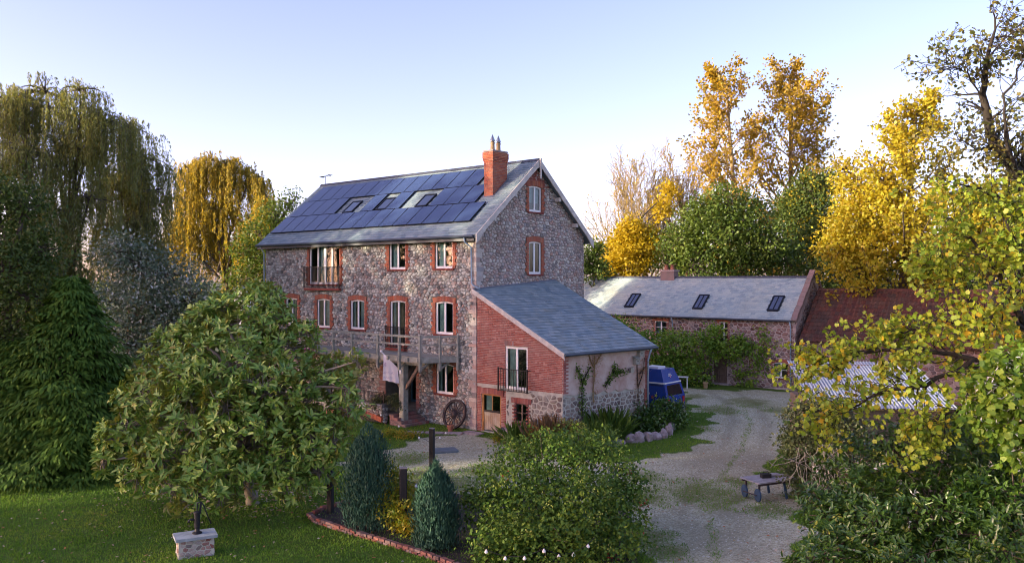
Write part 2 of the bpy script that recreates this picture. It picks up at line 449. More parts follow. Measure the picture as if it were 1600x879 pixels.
def wobble(X, Y):
    return .35*np.sin(X*1.7+np.sin(Y*1.1)*2)+.25*np.sin(Y*2.3+1.3*np.sin(X*2.1))+.15*np.sin(X*5.1+Y*3.7)
MOSS = [(640,716,1.5),(590,722,1.4),(1085,668,1.5),(1060,690,1.2),(1100,770,2.3),(1010,835,1.3),(1040,860,1.1),(1200,795,1.2),(1150,750,.9),(700,752,2.2),(620,760,2.),(660,745,1.8),(1120,640,2.0),(1170,628,2.5),(1085,618,1.5),(1215,640,1.6),(760,735,1.6),(1010,775,1.4),(1010,745,1.0)]
DIRT = [(1110,840,2.0),(1190,720,2.6),(1120,715,2.4),(1140,800,1.0),(1080,820,.9)]
TRACK = [(1140,1000),(1120,879),(1108,800),(1125,745),(1160,700),(1172,660),(1160,630),(1130,612)]   # where wheels run
def ground_masks(X, Y):
    gr = np.clip(.5+(sdist(X, Y, DRIVE)+wobble(X, Y)*.9)/.7, 0, 1)
    mo = np.zeros(X.shape); di = np.zeros(X.shape)
    for px, py, r in MOSS:
        c = G(px, py); mo = np.maximum(mo, np.clip(1.25-np.hypot((X-c.x), (Y-c.y)*.75)/r+.25*wobble(X*2.3, Y*2.3), 0, 1))
    for px, py, r in DIRT:
        c = G(px, py); di = np.maximum(di, np.clip(1.2-np.hypot((X-c.x), (Y-c.y)*.7)/r+.3*wobble(X*1.7, Y*1.7), 0, 1))
    tr = [G(*q) for q in TRACK]
    dd = np.full(X.shape, 1e9)
    for a, b in zip(tr[:-1], tr[1:]):
        ex, ey = b.x-a.x, b.y-a.y
        t = np.clip(((X-a.x)*ex+(Y-a.y)*ey)/(ex*ex+ey*ey), 0, 1); dd = np.minimum(dd, np.hypot(X-a.x-t*ex, Y-a.y-t*ey))
    di = np.maximum(di, np.clip(1.15-np.abs(dd-.78)/.32+.2*wobble(X*3.1, Y*2.7), 0, .8))
    mo = np.maximum(mo, np.clip(.8-dd/.55+.3*wobble(X*2.9, Y*2.2), 0, .75))
    return gr, mo, di

def m_ground():
    m, N, L, b = new_mat('lawn_and_gravel')
    co = coords(N, 'Object')
    def at(nm):
        a = N.new('ShaderNodeAttribute'); a.attribute_name = nm; return a.outputs['Fac']
    def math_(op, a, c):
        n = N.new('ShaderNodeMath'); n.operation = op
        for s, v in ((n.inputs[0], a), (n.inputs[1], c)):
            if hasattr(v, 'node'): L.new(v, s)
            else: s.default_value = v
        return n.outputs[0]
    n1 = noise(N, L, .8, 5, .65, co); n2 = noise(N, L, 14, 5, .7, co); n3 = noise(N, L, 3.2, 5, .7, co)
    grass = ramp(N, L, n3, [(.25, (.05,.10,.012)), (.5, (.10,.175,.02)), (.68, (.16,.21,.03)), (.85, (.22,.19,.065))])
    grass = mixc(N, L, ramp(N, L, n2, [(.3, 0.), (.75, .6)]), grass, (.035,.065,.012))
    vo = N.new('ShaderNodeTexVoronoi'); vo.inputs['Scale'].default_value = 22; L.new(co, vo.inputs['Vector'])
    sep = N.new('ShaderNodeSeparateColor'); L.new(vo.outputs['Color'], sep.inputs[0])
    peb = ramp(N, L, sep.outputs[0], [(0., (.22,.205,.13)), (.4, (.47,.465,.30)), (.75, (.61,.605,.41)), (1., (.72,.72,.56))])
    grav = mixc(N, L, ramp(N, L, n1, [(.35, 0.), (.7, .55)]), peb, (.36,.32,.185))
    grav = mixc(N, L, math_('MULTIPLY', at('dirt'), .65), grav, (.26,.235,.155))
    mossc = ramp(N, L, n2, [(.3, (.075,.10,.014)), (.7, (.17,.19,.024))])
    mm = math_('ADD', at('moss'), math_('MULTIPLY', math_('SUBTRACT', n2, .5), 1.6))
    mm = ramp(N, L, mm, [(.58, 0.), (1., .75)])
    grav = mixc(N, L, mm, grav, mossc)
    gg = math_('ADD', at('gravel'), math_('MULTIPLY', math_('SUBTRACT', n2, .5), .9))
    gg = ramp(N, L, gg, [(.42, 0.), (.6, 1.)])
    L.new(mixc(N, L, gg, grass, grav), b.inputs['Base Color'])
    b.inputs['Roughness'].default_value = .95; b.inputs['Specular IOR Level'].default_value = .2
    hh = mixc(N, L, gg, n2, vo.outputs['Distance'])
    add_bump(N, L, b, hh, .8, .05)
    return m
M['ground'] = m_ground()

def build_ground():
    x0, x1, y0, y1, st = -34., 28., 9., 66., .25
    xs = np.arange(x0, x1+1e-6, st); ys = np.arange(y0, y1+1e-6, st)
    X, Y = np.meshgrid(xs, ys)
    gr, mo, di = ground_masks(X, Y)
    Z = .02*wobble(X*.35, Y*.3)-.02*(gr > .5)
    V = np.stack([X, Y, Z], -1).reshape(-1, 3)
    nx, ny = len(xs), len(ys)
    i, j = np.meshgrid(np.arange(nx-1), np.arange(ny-1))
    q = (j*nx+i).ravel()
    F = np.stack([q, q+1, q+nx+1, q+nx], 1)
    isg = (gr.ravel()[F].mean(1) > .5)
    for nm, msk in (('lawn', ~isg), ('gravel_drive', isg)):
        Fm = F[msk]; used = np.unique(Fm); rm = np.zeros(len(V), int); rm[used] = np.arange(len(used))
        me = np_mesh(nm, V[used], rm[Fm], smooth=True)
        for an, arr in (('gravel', gr), ('moss', mo), ('dirt', di)):
            a = me.attributes.new(an, 'FLOAT', 'POINT'); a.data.foreach_set('value', arr.ravel()[used].astype(np.float32))
        tag(link(nm, me, M['ground']), 'mown green lawn with fallen leaves under the trees' if nm == 'lawn' else 'pale gravel drive with mossy patches sweeping towards the barn', nm.split('_')[-1], kind='structure')
build_ground()
far = MB(); far.add([(-900,-300,-.12),(900,-300,-.12),(900,1500,-.12),(-900,1500,-.12)], [(0,1,2,3)])
tag(far.build('ground', m_plain('rough_meadow', (.06,.09,.02), .95, var=.4, scale=.3)), 'rough grass beyond the garden', 'ground', kind='structure')

def scatter_ground(n, seed, cond, xr=(-22,20), yr=(18,58)):
    rng = np.random.default_rng(seed)
    X = rng.uniform(*xr, n); Y = rng.uniform(*yr, n)
    # keep to what the camera's side of the garden shows
    gr, mo, di = ground_masks(X, Y)
    k = cond(gr, mo, di, rng.random(n))
    return X[k], Y[k], rng

def grass_blades():
    X, Y, rng = scatter_ground(330000, 3, lambda g, m, d, r: ((g < .45) | ((m > .6) & (r < .35))) , (-18, 14), (18.5, 46))
    keep = rng.random(len(X)) < np.clip(1.5-(Y-18)/24, .15, 1)
    X, Y = X[keep], Y[keep]; n = len(X)
    pos = np.stack([X, Y, .02*wobble(X*.35, Y*.3)-.01], 1)
    d = unit(np.stack([rng.normal(0,.5,n), rng.normal(0,.5,n), np.ones(n)], 1))
    nr = rnd_dirs(rng, n)
    tall = rng.uniform(.04, .10, n)*(1+.5*np.clip(wobble(X*.9, Y*.9), 0, 1))
    me = leaf_mesh('grass', pos, d, nr, tall, .022, 'rhomb')
    tag(link('grass', me, M['grass']), 'short blades of grass growing across the lawn', 'grass', kind='stuff')
grass_blades()
def pebbles():
    X, Y, rng = scatter_ground(42000, 5, lambda g, m, d, r: (g > .6) & (m < .6), (-10, 18), (18.5, 50))
    n = len(X); s = rng.uniform(.012, .035, n)*(1+(rng.random(n) > .97)*.8)
    o = np.array([(1,0,0),(0,1,0),(-1,0,0),(0,-1,0),(0,0,.8),(0,0,-.8)], float)
    th = rng.uniform(0, 6.28, n)
    c, sn = np.cos(th), np.sin(th)
    Vx = o[None,:,0]*c[:,None]-o[None,:,1]*sn[:,None]*.7; Vy = o[None,:,0]*sn[:,None]+o[None,:,1]*c[:,None]*.7
    Vz = np.repeat(o[None,:,2], n, 0)*.7
    V = np.stack([Vx*s[:,None]+X[:,None], Vy*s[:,None]+Y[:,None], Vz*s[:,None]-.015+.02*wobble(X*.35, Y*.3)[:,None]], -1).reshape(-1,3)
    f = np.array([(0,1,4),(1,2,4),(2,3,4),(3,0,4)])
    F = (f[None]+(np.arange(n)*6)[:,None,None]).reshape(-1,3)
    tag(link('gravel', np_mesh('gravel', V, F), m_island('pebble', [(.23,.22,.165),(.44,.44,.33),(.56,.56,.43),(.68,.69,.57),(.38,.34,.23)], bump=0)),
        'loose grey stones lying on the drive', 'gravel', kind='stuff')
pebbles()
def litter():
    X, Y, rng = scatter_ground(3800, 9, lambda g, m, d, r: r < .6, (-15, 13), (18.5, 44))
    c = G(390, 775); k = 900                                # a drift under the magnolia
    X = np.concatenate([X, rng.normal(c.x, 1.7, k)]); Y = np.concatenate([Y, rng.normal(c.y, 1.1, k)])
    n = len(X); pos = np.stack([X, Y, np.full(n, .045)], 1)
    th = rng.uniform(0, 6.28, n); d = np.stack([np.cos(th), np.sin(th), rng.normal(0,.2,n)], 1)
    nr = unit(np.stack([rng.normal(0,.3,n), rng.normal(0,.3,n), np.ones(n)], 1))
    me = leaf_mesh('fallen_leaves', pos, d, nr, rng.uniform(.06,.13,n), rng.uniform(.04,.08,n), 'rhomb')
    tag(link('fallen_leaves', me, M['litter']), 'pale and orange fallen leaves strewn over lawn and drive', 'leaves', kind='stuff')
litter()

# ------------------------------------------------------------------ walls of stone and brick
def voronoi(W, Hh, s, ax, rng):
    nu, nv = int(W/(s*ax))+5, int(Hh/s)+5
    iu, iv = np.meshgrid(np.arange(nu)-2, np.arange(nv)-2)
    u = (iu+.5*(iv % 2)+rng.uniform(-.42,.42,iu.shape))*s
    v = (iv+rng.uniform(-.42,.42,iv.shape))*s
    pts = [Vector((a, b)) for a, b in zip(u.ravel(), v.ravel())]
    vo, _, tris = geometry.delaunay_2d_cdt(pts, [], [], 0, 1e-7)[:3]
    V = np.array([(p.x, p.y) for p in vo]); T = np.array([t for t in tris if len(t) == 3])
    a, b, c = V[T[:,0]], V[T[:,1]], V[T[:,2]]
    d = 2*(a[:,0]*(b[:,1]-c[:,1])+b[:,0]*(c[:,1]-a[:,1])+c[:,0]*(a[:,1]-b[:,1]))
    d = np.where(np.abs(d) < 1e-9, 1e-9, d)
    a2, b2, c2 = (a**2).sum(1), (b**2).sum(1), (c**2).sum(1)
    cc = np.stack([(a2*(b[:,1]-c[:,1])+b2*(c[:,1]-a[:,1])+c2*(a[:,1]-b[:,1]))/d, (a2*(c[:,0]-b[:,0])+b2*(a[:,0]-c[:,0])+c2*(b[:,0]-a[:,0]))/d], 1)
    inc = [[] for _ in range(len(V))]
    for ti, t in enumerate(T):
        for k in t: inc[k].append(ti)
    out = []
    for k, lst in enumerate(inc):
        if len(lst) < 3: continue
        p = V[k]
        if not (-s < p[0] < W/ax+s and -s < p[1] < Hh+s): continue
        q = cc[lst]
        if np.abs(q-p).max() > 2.2*s: continue
        q = q[np.argsort(np.arctan2(q[:,1]-p[1], q[:,0]-p[0]))]
        out.append((p*np.array([ax,1]), q*np.array([ax,1])))
    return out
def stones(mb, O, U, Nn, W, top, s=.2, ax=1.35, holes=(), gap=.018, prot=(.015,.055), seed=1, zb=0., inner=.72, u0=0.):
    """rubble facing: every stone a proud polygon with chamfered edges; u along U, v up"""
    rng = np.random.default_rng(seed)
    O, U, Nn = Vector(O), Vector(U), Vector(Nn)
    Hm = max(top(u0+W*i/20) for i in range(21))-zb
    for c, q in voronoi(W, Hm, s, ax, rng):
        cu, cv = c[0]+u0, c[1]+zb
        q = q+np.array([u0, zb])
        if cu < u0+.02 or cu > u0+W-.02 or cv < zb or cv > top(min(max(cu,u0),u0+W))-.03: continue
        if any(h[0] < cu < h[1] and h[2] < cv < h[3] for h in holes): continue
        for p in q:
            p[0] = min(max(p[0], u0), u0+W); p[1] = max(p[1], zb); p[1] = min(p[1], top(p[0]))
            for h in holes:
                if h[0] < p[0] < h[1] and h[2] < p[1] < h[3]:
                    k = min(((p[0]-h[0]),0),((h[1]-p[0]),1),((p[1]-h[2]),2),((h[3]-p[1]),3))[1]
                    if k == 0: p[0] = h[0]
                    elif k == 1: p[0] = h[1]
                    elif k == 2: p[1] = h[2]
                    else: p[1] = h[3]
        m = q.mean(0); e = q-m; r = np.linalg.norm(e, axis=1)
        if r.max() < .04: continue
        k = len(q); h = rng.uniform(*prot)
        tilt = rng.normal(0, .05, 2)
        ro = np.maximum(1-gap/np.maximum(r, .03), .25)[:,None]; ri = ro*inner
        A_ = m+e*ro; B_ = m+e*ri
        vs = [O+U*p[0]+Vector((0,0,p[1]))+Nn*.004 for p in A_]
        vs += [O+U*p[0]+Vector((0,0,p[1]))+Nn*(h+float(np.dot(p-m, tilt))) for p in B_]
        fs = [(i,(i+1)%k,k+(i+1)%k,k+i) for i in range(k)]+[tuple(range(k,2*k))]
        mb.add(vs, fs)
def wall_sheet(mb, O, U, Nn, W, top, breaks, holes, zb=0., reveal=.28, u0=0.):
    """backing wall with openings and their reveals"""
    O, U, Nn = Vector(O), Vector(U), Vector(Nn)
    pt = lambda u, v, h=0.: O+U*u+Vector((0,0,v))+Nn*h
    xs = sorted(set([u0, u0+W]+list(breaks)+[h[0] for h in holes]+[h[1] for h in holes]))
    xs = [x for x in xs if u0-1e-6 <= x <= u0+W+1e-6]
    for a, b in zip(xs[:-1], xs[1:]):
        if b-a < 1e-5: continue
        hs = sorted([h for h in holes if h[0] < (a+b)/2 < h[1]], key=lambda h: h[2])
        lo = zb
        for h in hs:
            if h[2] > lo: mb.add([pt(a,lo),pt(b,lo),pt(b,h[2]),pt(a,h[2])], [(0,1,2,3)])
            lo = h[3]
        mb.add([pt(a,lo),pt(b,lo),pt(b,top(b)),pt(a,top(a))], [(0,1,2,3)])
    for h in holes:
        c = [(h[0],h[2]),(h[1],h[2]),(h[1],h[3]),(h[0],h[3])]
        for i in range(4):
            p, q = c[i], c[(i+1)%4]
            mb.add([pt(*p), pt(*q), pt(*q,-reveal), pt(*p,-reveal)], [(0,1,2,3)])
def bricks(mb, O, U, Nn, W, top, zb=0., holes=(), bw=.225, bh=.075, prot=.008, seed=1, u0=0.):
    rng = random.Random(seed)
    O, U, Nn = Vector(O), Vector(U), Vector(Nn)
    nrow = int((max(top(u0+W*i/20) for i in range(21))-zb)/bh)+1
    for r in range(nrow):
        z0 = zb+r*bh+.005; z1 = z0+bh-.011
        u = u0-(bw/2 if r % 2 else 0)
        while u < u0+W:
            w = bw if (r % 4) else bw*.5
            a, b = max(u+.005, u0), min(u+w-.005, u0+W); u += w
            if b-a < .03: continue
            segs = [(a, b)]
            for h in holes:
                if z1 > h[2] and z0 < h[3]:
                    ns = []
                    for s0, s1 in segs:
                        if s1 <= h[0] or s0 >= h[1]: ns.append((s0, s1))
                        else:
                            if s0 < h[0]-.02: ns.append((s0, h[0]))
                            if s1 > h[1]+.02: ns.append((h[1], s1))
                    segs = ns
            for s0, s1 in segs:
                t = min(top(s0), top(s1))
                if z0 > t-.02: continue
                zz = min(z1, t)
                p = prot+rng.uniform(-.004, .005)
                q = [O+U*s0+Vector((0,0,z0)), O+U*s1+Vector((0,0,z0)), O+U*s1+Vector((0,0,zz)), O+U*s0+Vector((0,0,zz))]
                v = [x-Nn*.01 for x in q]+[x+Nn*p for x in q]
                mb.add(v, [(4,5,6,7),(0,1,5,4),(1,2,6,5),(2,3,7,6),(3,0,4,7)])

# ------------------------------------------------------------------ windows
def arch_z(x, w, rise):
    return rise*(1-(2*x/w)**2)
def window(parent, loc, rz, w, h, panes=2, arch=.07, side=.24, lintel=.24, curtain=None, brick='brick', sill=True, depth=.035,
           fr=.09, frame='frame', label=None, jag=.11, transom=False, name='window', glass='glass', low=0., bars=0):
    """frame with panes in it; local x right, y into the wall, z up from the sill; the opening is w x h (crown)"""
    mb = MB(); y0, y1 = depth, depth+.07
    spring = h-arch
    K = 8
    # jambs, sill rail, arched head, mullions
    mb.box(-w/2, y0, 0, -w/2+fr, y1, spring+.01); mb.box(w/2-fr, y0, 0, w/2, y1, spring+.01)
    mb.box(-w/2+fr, y0, 0, w/2-fr, y1, fr*1.25)
    xs = [-w/2+w*i/K for i in range(K+1)]
    top = [(x, spring+arch_z(x, w, arch)) for x in xs]
    bot = [(x, spring-fr*.9+arch_z(x, w, arch)) for x in xs]
    for i in range(K):
        (xa, za), (xb, zb) = top[i], top[i+1]; ya, yb = bot[i][1], bot[i+1][1]
        mb.add([(xa,y0-.002,ya),(xb,y0-.002,yb),(xb,y0-.002,zb),(xa,y0-.002,za),(xa,y1,ya),(xb,y1,yb),(xb,y1,zb),(xa,y1,za)],
               [(0,1,2,3),(0,4,5,1),(3,2,6,7),(7,6,5,4)])
    iw = (w-2*fr)/panes
    for k in range(1, panes):
        x = -w/2+fr+iw*k; mw = fr*.62
        if panes == 4 and k == 2: mw = fr*1.15
        mb.box(x-mw, y0+.004, fr*1.2, x+mw, y1-.004, h-fr*.8)
    if transom: mb.box(-w/2+fr, y0+.006, h*.55, w/2-fr, y1-.006, h*.55+.06)
    for k in range(bars):
        z = fr+(h-2*fr)*(k+1)/(bars+1); mb.box(-w/2+fr, y0+.02, z-.015, w/2-fr, y1-.02, z+.015)
    o = mb.build(name, M[frame], parent, loc=loc, rz=rz)
    if label: o['label'] = label
    for k in range(panes):
        g = MB(); x0 = -w/2+fr*.8+iw*k; x1 = x0+iw+.03
        g.add([(x0,y0+.035,fr),(x1,y0+.035,fr),(x1,y0+.035,h-fr*.6),(x0,y0+.035,h-fr*.6)], [(0,1,2,3)])
        g.build('pane', M[glass], o)
    if curtain:
        for c0, c1, zz in curtain:
            g = MB(); n = 14; x0, x1 = -w/2+w*c0, -w/2+w*c1
            vs = []
            for i in range(n+1):
                x = x0+(x1-x0)*i/n; y = y1+.07+.025*math.sin(i*2.2)
                vs += [(x, y, zz*h), (x+.01*math.sin(i), y, h)]
            g.add(vs, [(2*i,2*i+2,2*i+3,2*i+1) for i in range(n)])
            g.build('curtain', M['curtain'], o, smooth=True)
    if brick:
        s = MB(); rng = random.Random(int(w*1000+h*77+loc[0]*31)); pr = -.045
        nr = max(int((spring+.02)/.075), 1)
        for r in range(nr):
            z0 = r*.075; z1 = z0+.066
            for sg in (-1, 1):
                ww = side+(jag if (r//2) % 2 else 0)+rng.uniform(-.015,.015)
                cuts = [0, .11, ww] if r % 2 else [0, ww-.11, ww]
                for c0, c1 in zip(cuts[:-1], cuts[1:]):
                    if c1-c0 < .03: continue
                    a, b = w/2+c0+.003, w/2+c1-.005
                    if sg < 0: a, b = -b, -a
                    s.box(a, pr+rng.uniform(-.005,.005), z0, b, .055, z1)
        nb = max(int((w+.3)/.078), 3); W2 = w+.30
        for k in range(nb):
            x = -W2/2+W2*(k+.5)/nb; t = 2*x/W2; tilt = t*.16
            zc = spring+arch_z(min(max(x,-w/2),w/2), w, arch)
            hw = W2/nb/2-.004
            c = Vector((x+math.sin(tilt)*lintel/2, (pr-.006+.055)/2, zc+lintel/2))
            s.obox(c, Vector((math.cos(tilt),0,-math.sin(tilt)))*hw, (0,(.055-pr+.006)/2,0), Vector((math.sin(tilt),0,math.cos(tilt)))*lintel/2)
        s.build('brick_surround', M[brick], o, kind='stuff')
    if sill:
        s = MB(); sw = w+.22; n = max(int(sw/.11), 2)
        for k in range(n):
            x = -sw/2+sw*k/n; s.box(x+.004, -.085, -.085-low, x+sw/n-.004, depth+.05, -.002)
        s.build('sill', M['sill'], o)
    return o
M['sill'] = m_island('dark_red_sill_brick', [(.2,.05,.04),(.26,.07,.05),(.17,.05,.045)], bump=.3)

def railing(parent, x0, x1, z0, z1, out, name='balcony_railing', mat='iron', loc=(0,0,0), rz=0., gap=.11, belly=False):
    """iron guard projecting out from the wall, one mesh for its frame and one per bar"""
    fr = MB()
    for z in (z0+.04, z1):
        fr.beam((x0,-out,z), (x1,-out,z), .03, .03); fr.beam((x0,-out,z), (x0,0,z), .03, .03); fr.beam((x1,-out,z), (x1,0,z), .03, .03)
    for x in (x0, x1): fr.box(x-.025, -out-.025, z0, x+.025, -out+.025, z1+.07)
    o = fr.build(name, M[mat], parent, loc=loc, rz=rz)
    n = int((x1-x0)/gap)
    bar = MB(); bar.box(-.010, -.010, z0+.04, .010, .010, z1)
    me = None
    for k in range(1, n):
        x = x0+(x1-x0)*k/n
        if me is None:
            b = bar.build('bar', M[mat], o, loc=(x,-out,0)); me = b.data
        else: link('bar', me, None, o, loc=(x,-out,0))
    return o

def slates(mb, O, U, V, poly, cw=.3, ch=.2, th=.012, seed=1, skip=None, singles=None):
    """courses of slates on a roof plane; poly = [(u,v) x4] as left edge (u at v) and right edge functions"""
    rng = random.Random(seed)
    O, U, V = Vector(O), Vector(U), Vector(V); Nn = U.cross(V).normalized()
    lf, rf, vmax = poly
    r = 0; v = 0.
    while v < vmax-.02:
        vt = min(v+ch*1.35, vmax)
        u = lf(v)-(cw*.5 if r % 2 else 0.)
        end = rf(v)
        while u < end-.01:
            a, b = max(u+.004, lf(v)), min(u+cw-.004, rf(v))
            full = abs((b-a)-(cw-.008)) < 1e-6 and b <= rf(vt) and a >= lf(vt) and v+ch*1.35 <= vmax
            u += cw
            if b-a < .03: continue
            if skip and skip((a+b)/2, (v+vt)/2): continue
            lift = th+rng.uniform(0, .007)+(.012 if rng.random() < .06 else 0)
            if singles is not None and full:
                singles.append((O+U*a+V*v+Nn*lift)); continue
            a2, b2 = max(a, lf(vt)), min(b, rf(vt))
            if b2 < a2: b2 = a2
            lo = [O+U*a+V*v, O+U*b+V*v]; hi = [O+U*b2+V*vt, O+U*a2+V*vt]
            vs = [lo[0]+Nn*.002, lo[1]+Nn*.002, lo[1]+Nn*(lift+th), lo[0]+Nn*(lift+th), hi[0]+Nn*.006, hi[1]+Nn*.006]
            mb.add(vs, [(0,1,2,3),(3,2,4,5),(1,4,2),(0,3,5)])
        v += ch; r += 1

# ------------------------------------------------------------------ the mill house
HL, HW = 17.05, 8.45
mill = thing('mill_house', 'tall grey rubble stone mill house with solar panels across its slate roof', 'house', HC, RZ)
EZ, EB, RIDGE_B, RIDGE_Z = 8.95, -.4, 4.22, 12.85
ROOF_L = math.hypot(RIDGE_Z-EZ, RIDGE_B-EB); TH = math.atan2(RIDGE_Z-EZ, RIDGE_B-EB)
RV = Vector((0, math.cos(TH), math.sin(TH))); RN = Vector((0, -math.sin(TH), math.cos(TH)))
front_win = {   # a0, a1, z0, z1
    'jul': (-12.72,-10.03,6.66,8.80), 'w3a': (-6.0,-4.78,7.43,8.83), 'w3b': (-2.69,-1.5,7.45,8.85),
    'w2a': (-14.99,-13.84,4.3,5.87), 'w2b': (-12.02,-10.86,4.28,5.87), 'w2c': (-9.1,-7.93,4.3,5.86), 'fd': (-5.93,-4.77,3.63,5.88),
    'w2e': (-2.65,-1.45,4.32,5.89), 'w1': (-2.6,-1.43,1.49,2.95)}
porch = (-6.25,-4.0,.55,3.05)
gable_win = {'g1': (3.8,4.8,10.28,11.58), 'g2': (3.78,4.78,7.19,8.82)}
ftop = lambda u: 9.2
gtop = lambda u: 12.72-(12.72-9.2)*abs(u-RIDGE_B)/RIDGE_B if abs(u-RIDGE_B) < RIDGE_B else 9.2
def grow_rect(r, s=.2, b=.05, t=.2): return (r[0]-s, r[1]+s, r[2]-b, r[3]+t)

wb = MB()
holesF = list(front_win.values())+[porch]
wall_sheet(wb, (0,0,0), (1,0,0), (0,-1,0), HL, ftop, [], holesF, u0=-HL)
wall_sheet(wb, (0,0,0), (0,1,0), (1,0,0), HW, gtop, [RIDGE_B], list(gable_win.values()))
wb.add([(-HL,0,0),(-HL,HW,0),(-HL,HW,9.2),(-HL,RIDGE_B,12.72),(-HL,0,9.2)], [(4,3,2,1,0)])
wb.add([(-HL,HW,0),(0,HW,0),(0,HW,9.2),(-HL,HW,9.2)], [(3,2,1,0)])
wall = wb.build('wall', M['mortar'], mill)
for z in (3.35, 6.3):                                      # floors inside keep the rooms apart
    MB().box(-HL+.02, .3, z, -.02, HW-.02, z+.15).build('inner_floor', M['room'], wall)
sm = MB(); stones(sm, (0,0,0), (1,0,0), (0,-1,0), HL, ftop, .15, 1.3, [grow_rect(h) for h in front_win.values()]+[grow_rect(porch, .1, .3, .1)], u0=-HL, seed=11, gap=.012)
sm.build('rubble_facing', M['stone'], wall, kind='stuff')
sm = MB(); stones(sm, (0,0,0), (0,1,0), (1,0,0), HW, gtop, .15, 1.3, [grow_rect(h) for h in gable_win.values()], seed=12, gap=.013)
sm.build('gable_rubble_facing', M['stone_gable'], wall, kind='stuff')
# squared stones up the corner
q = MB(); rng = random.Random(4)
z = 0.
while z < 9.1:
    h = rng.uniform(.14,.24); L1, L2 = (rng.uniform(.3,.5), rng.uniform(.18,.26)) if rng.random() < .5 else (rng.uniform(.18,.26), rng.uniform(.3,.5))
    z1 = min(z+h-.012, 9.18)
    q.box(-L1, -.045, z, .05, 0, z1); q.box(0.001, .001, z, .047, L2, z1-.001); z += h
q.build('corner_stones', M['stone_gable'], wall, kind='stuff')
# brick patch in the gable top
gb = MB(); bricks(gb, (0,0,0), (0,1,0), (1,0,0), 2.3, lambda u: gtop(u)-.12, zb=11.55, holes=[grow_rect(gable_win['g1'],.1,0,.2)], seed=8, u0=3.1, prot=.045)
gb.build('gable_top_bricks', M['brick_wall'], wall, kind='stuff')

def hw_(key, rect, rz=0., **k):
    a0, a1, z0, z1 = rect
    loc = ((a0+a1)/2, 0, z0) if rz == 0. else (0, (a0+a1)/2, z0)
    return window(mill, loc, rz, a1-a0, z1-z0, **k)
wj = hw_('jul', front_win['jul'], panes=4, arch=.14, curtain=[(.28,.42,0.)], side=.2, lintel=.16, label='wide four-light top-floor window behind an iron guard')
hw_('w3a', front_win['w3a'], curtain=[(.08,.5,0.)], side=.2, lintel=.17)
hw_('w3b', front_win['w3b'], curtain=[(.08,.48,0.)], side=.2, lintel=.17)
hw_('w2a', front_win['w2a'], curtain=[(.3,.6,0.)], side=.2)
hw_('w2b', front_win['w2b'], curtain=[(.5,.95,0.)], side=.2)
hw_('w2c', front_win['w2c'], curtain=[(.05,.2,0.),(.55,.8,0.)], side=.2)
wd = hw_('fd', front_win['fd'], curtain=[(.08,.22,0.)], side=.2, label='tall glazed door with an iron guard above the timber deck', name='balcony_door')
hw_('w2e', front_win['w2e'], curtain=[(.08,.5,0.)], side=.2)
hw_('w1', front_win['w1'], curtain=[(.08,.2,0.)], side=.2, lintel=.2)
hw_('g1', gable_win['g1'], R(90), curtain=[(.08,.92,.35)], side=.17, lintel=.26, label='small attic window high in the gable')
hw_('g2', gable_win['g2'], R(90), side=.17, lintel=.26, curtain=[(.05,.3,0.)])
railing(mill, -12.95, -9.83, 6.45, 7.6, .22)
railing(mill, -6.05, -4.65, 3.5, 4.55, .2)
# ledges under the two guards
MB().box(-12.95,-.24,6.32,-9.83,-.05,6.44).build('brick_ledge', M['sill'], mill)
MB().box(-6.05,-.24,3.38,-4.65,-.05,3.49).build('brick_ledge', M['sill'], mill)
# porch opening: brick jambs, deep dark recess, half-glazed door at the back
pj = MB(); rng = random.Random(3)
for r in range(int((porch[3]-porch[2])/.075)):
    z0 = porch[2]+r*.075
    w1, w2 = .22+(.12 if (r//2) % 2 else 0), .42+(.1 if (r//2) % 2 else 0)
    pj.box(porch[1]+.002, -.05+rng.uniform(-.006,.006), z0, porch[1]+w1, .06, z0+.066)
    pj.box(porch[0]-w2, -.05+rng.uniform(-.006,.006), z0, porch[0]-.002, .06, z0+.066)
pj.build('porch_jamb_bricks', M['brick_old'], mill, kind='stuff')
rc = MB(); a0, a1, z0, z1 = porch
rc.add([(a0,.28,z0),(a1,.28,z0),(a1,1.9,z0),(a0,1.9,z0),(a0,.28,z1),(a1,.28,z1),(a1,1.9,z1),(a0,1.9,z1)], [(0,1,2,3),(0,3,7,4),(1,5,6,2),(4,7,6,5)])
pr = rc.build('porch', M['mortar'], mill)
pd = MB(); pd.box(a0,1.7,z0,a1,1.78,z0+.12); pd.box(a0,1.7,z1-.4,a1,1.78,z1)
for x in (a0+.05, a0+.55, a0+1.1, a1-.5, a1-.06): pd.box(x-.05,1.7,z0,x+.05,1.78,z1)
pd.build('porch_screen', m_plain('dark_teal_paint', (.05,.12,.15), .5, var=.2), pr)
MB().add([(a0,1.74,z0),(a1,1.74,z0),(a1,1.74,z1),(a0,1.74,z1)], [(0,1,2,3)]).build('pane', M['glass'], pr)

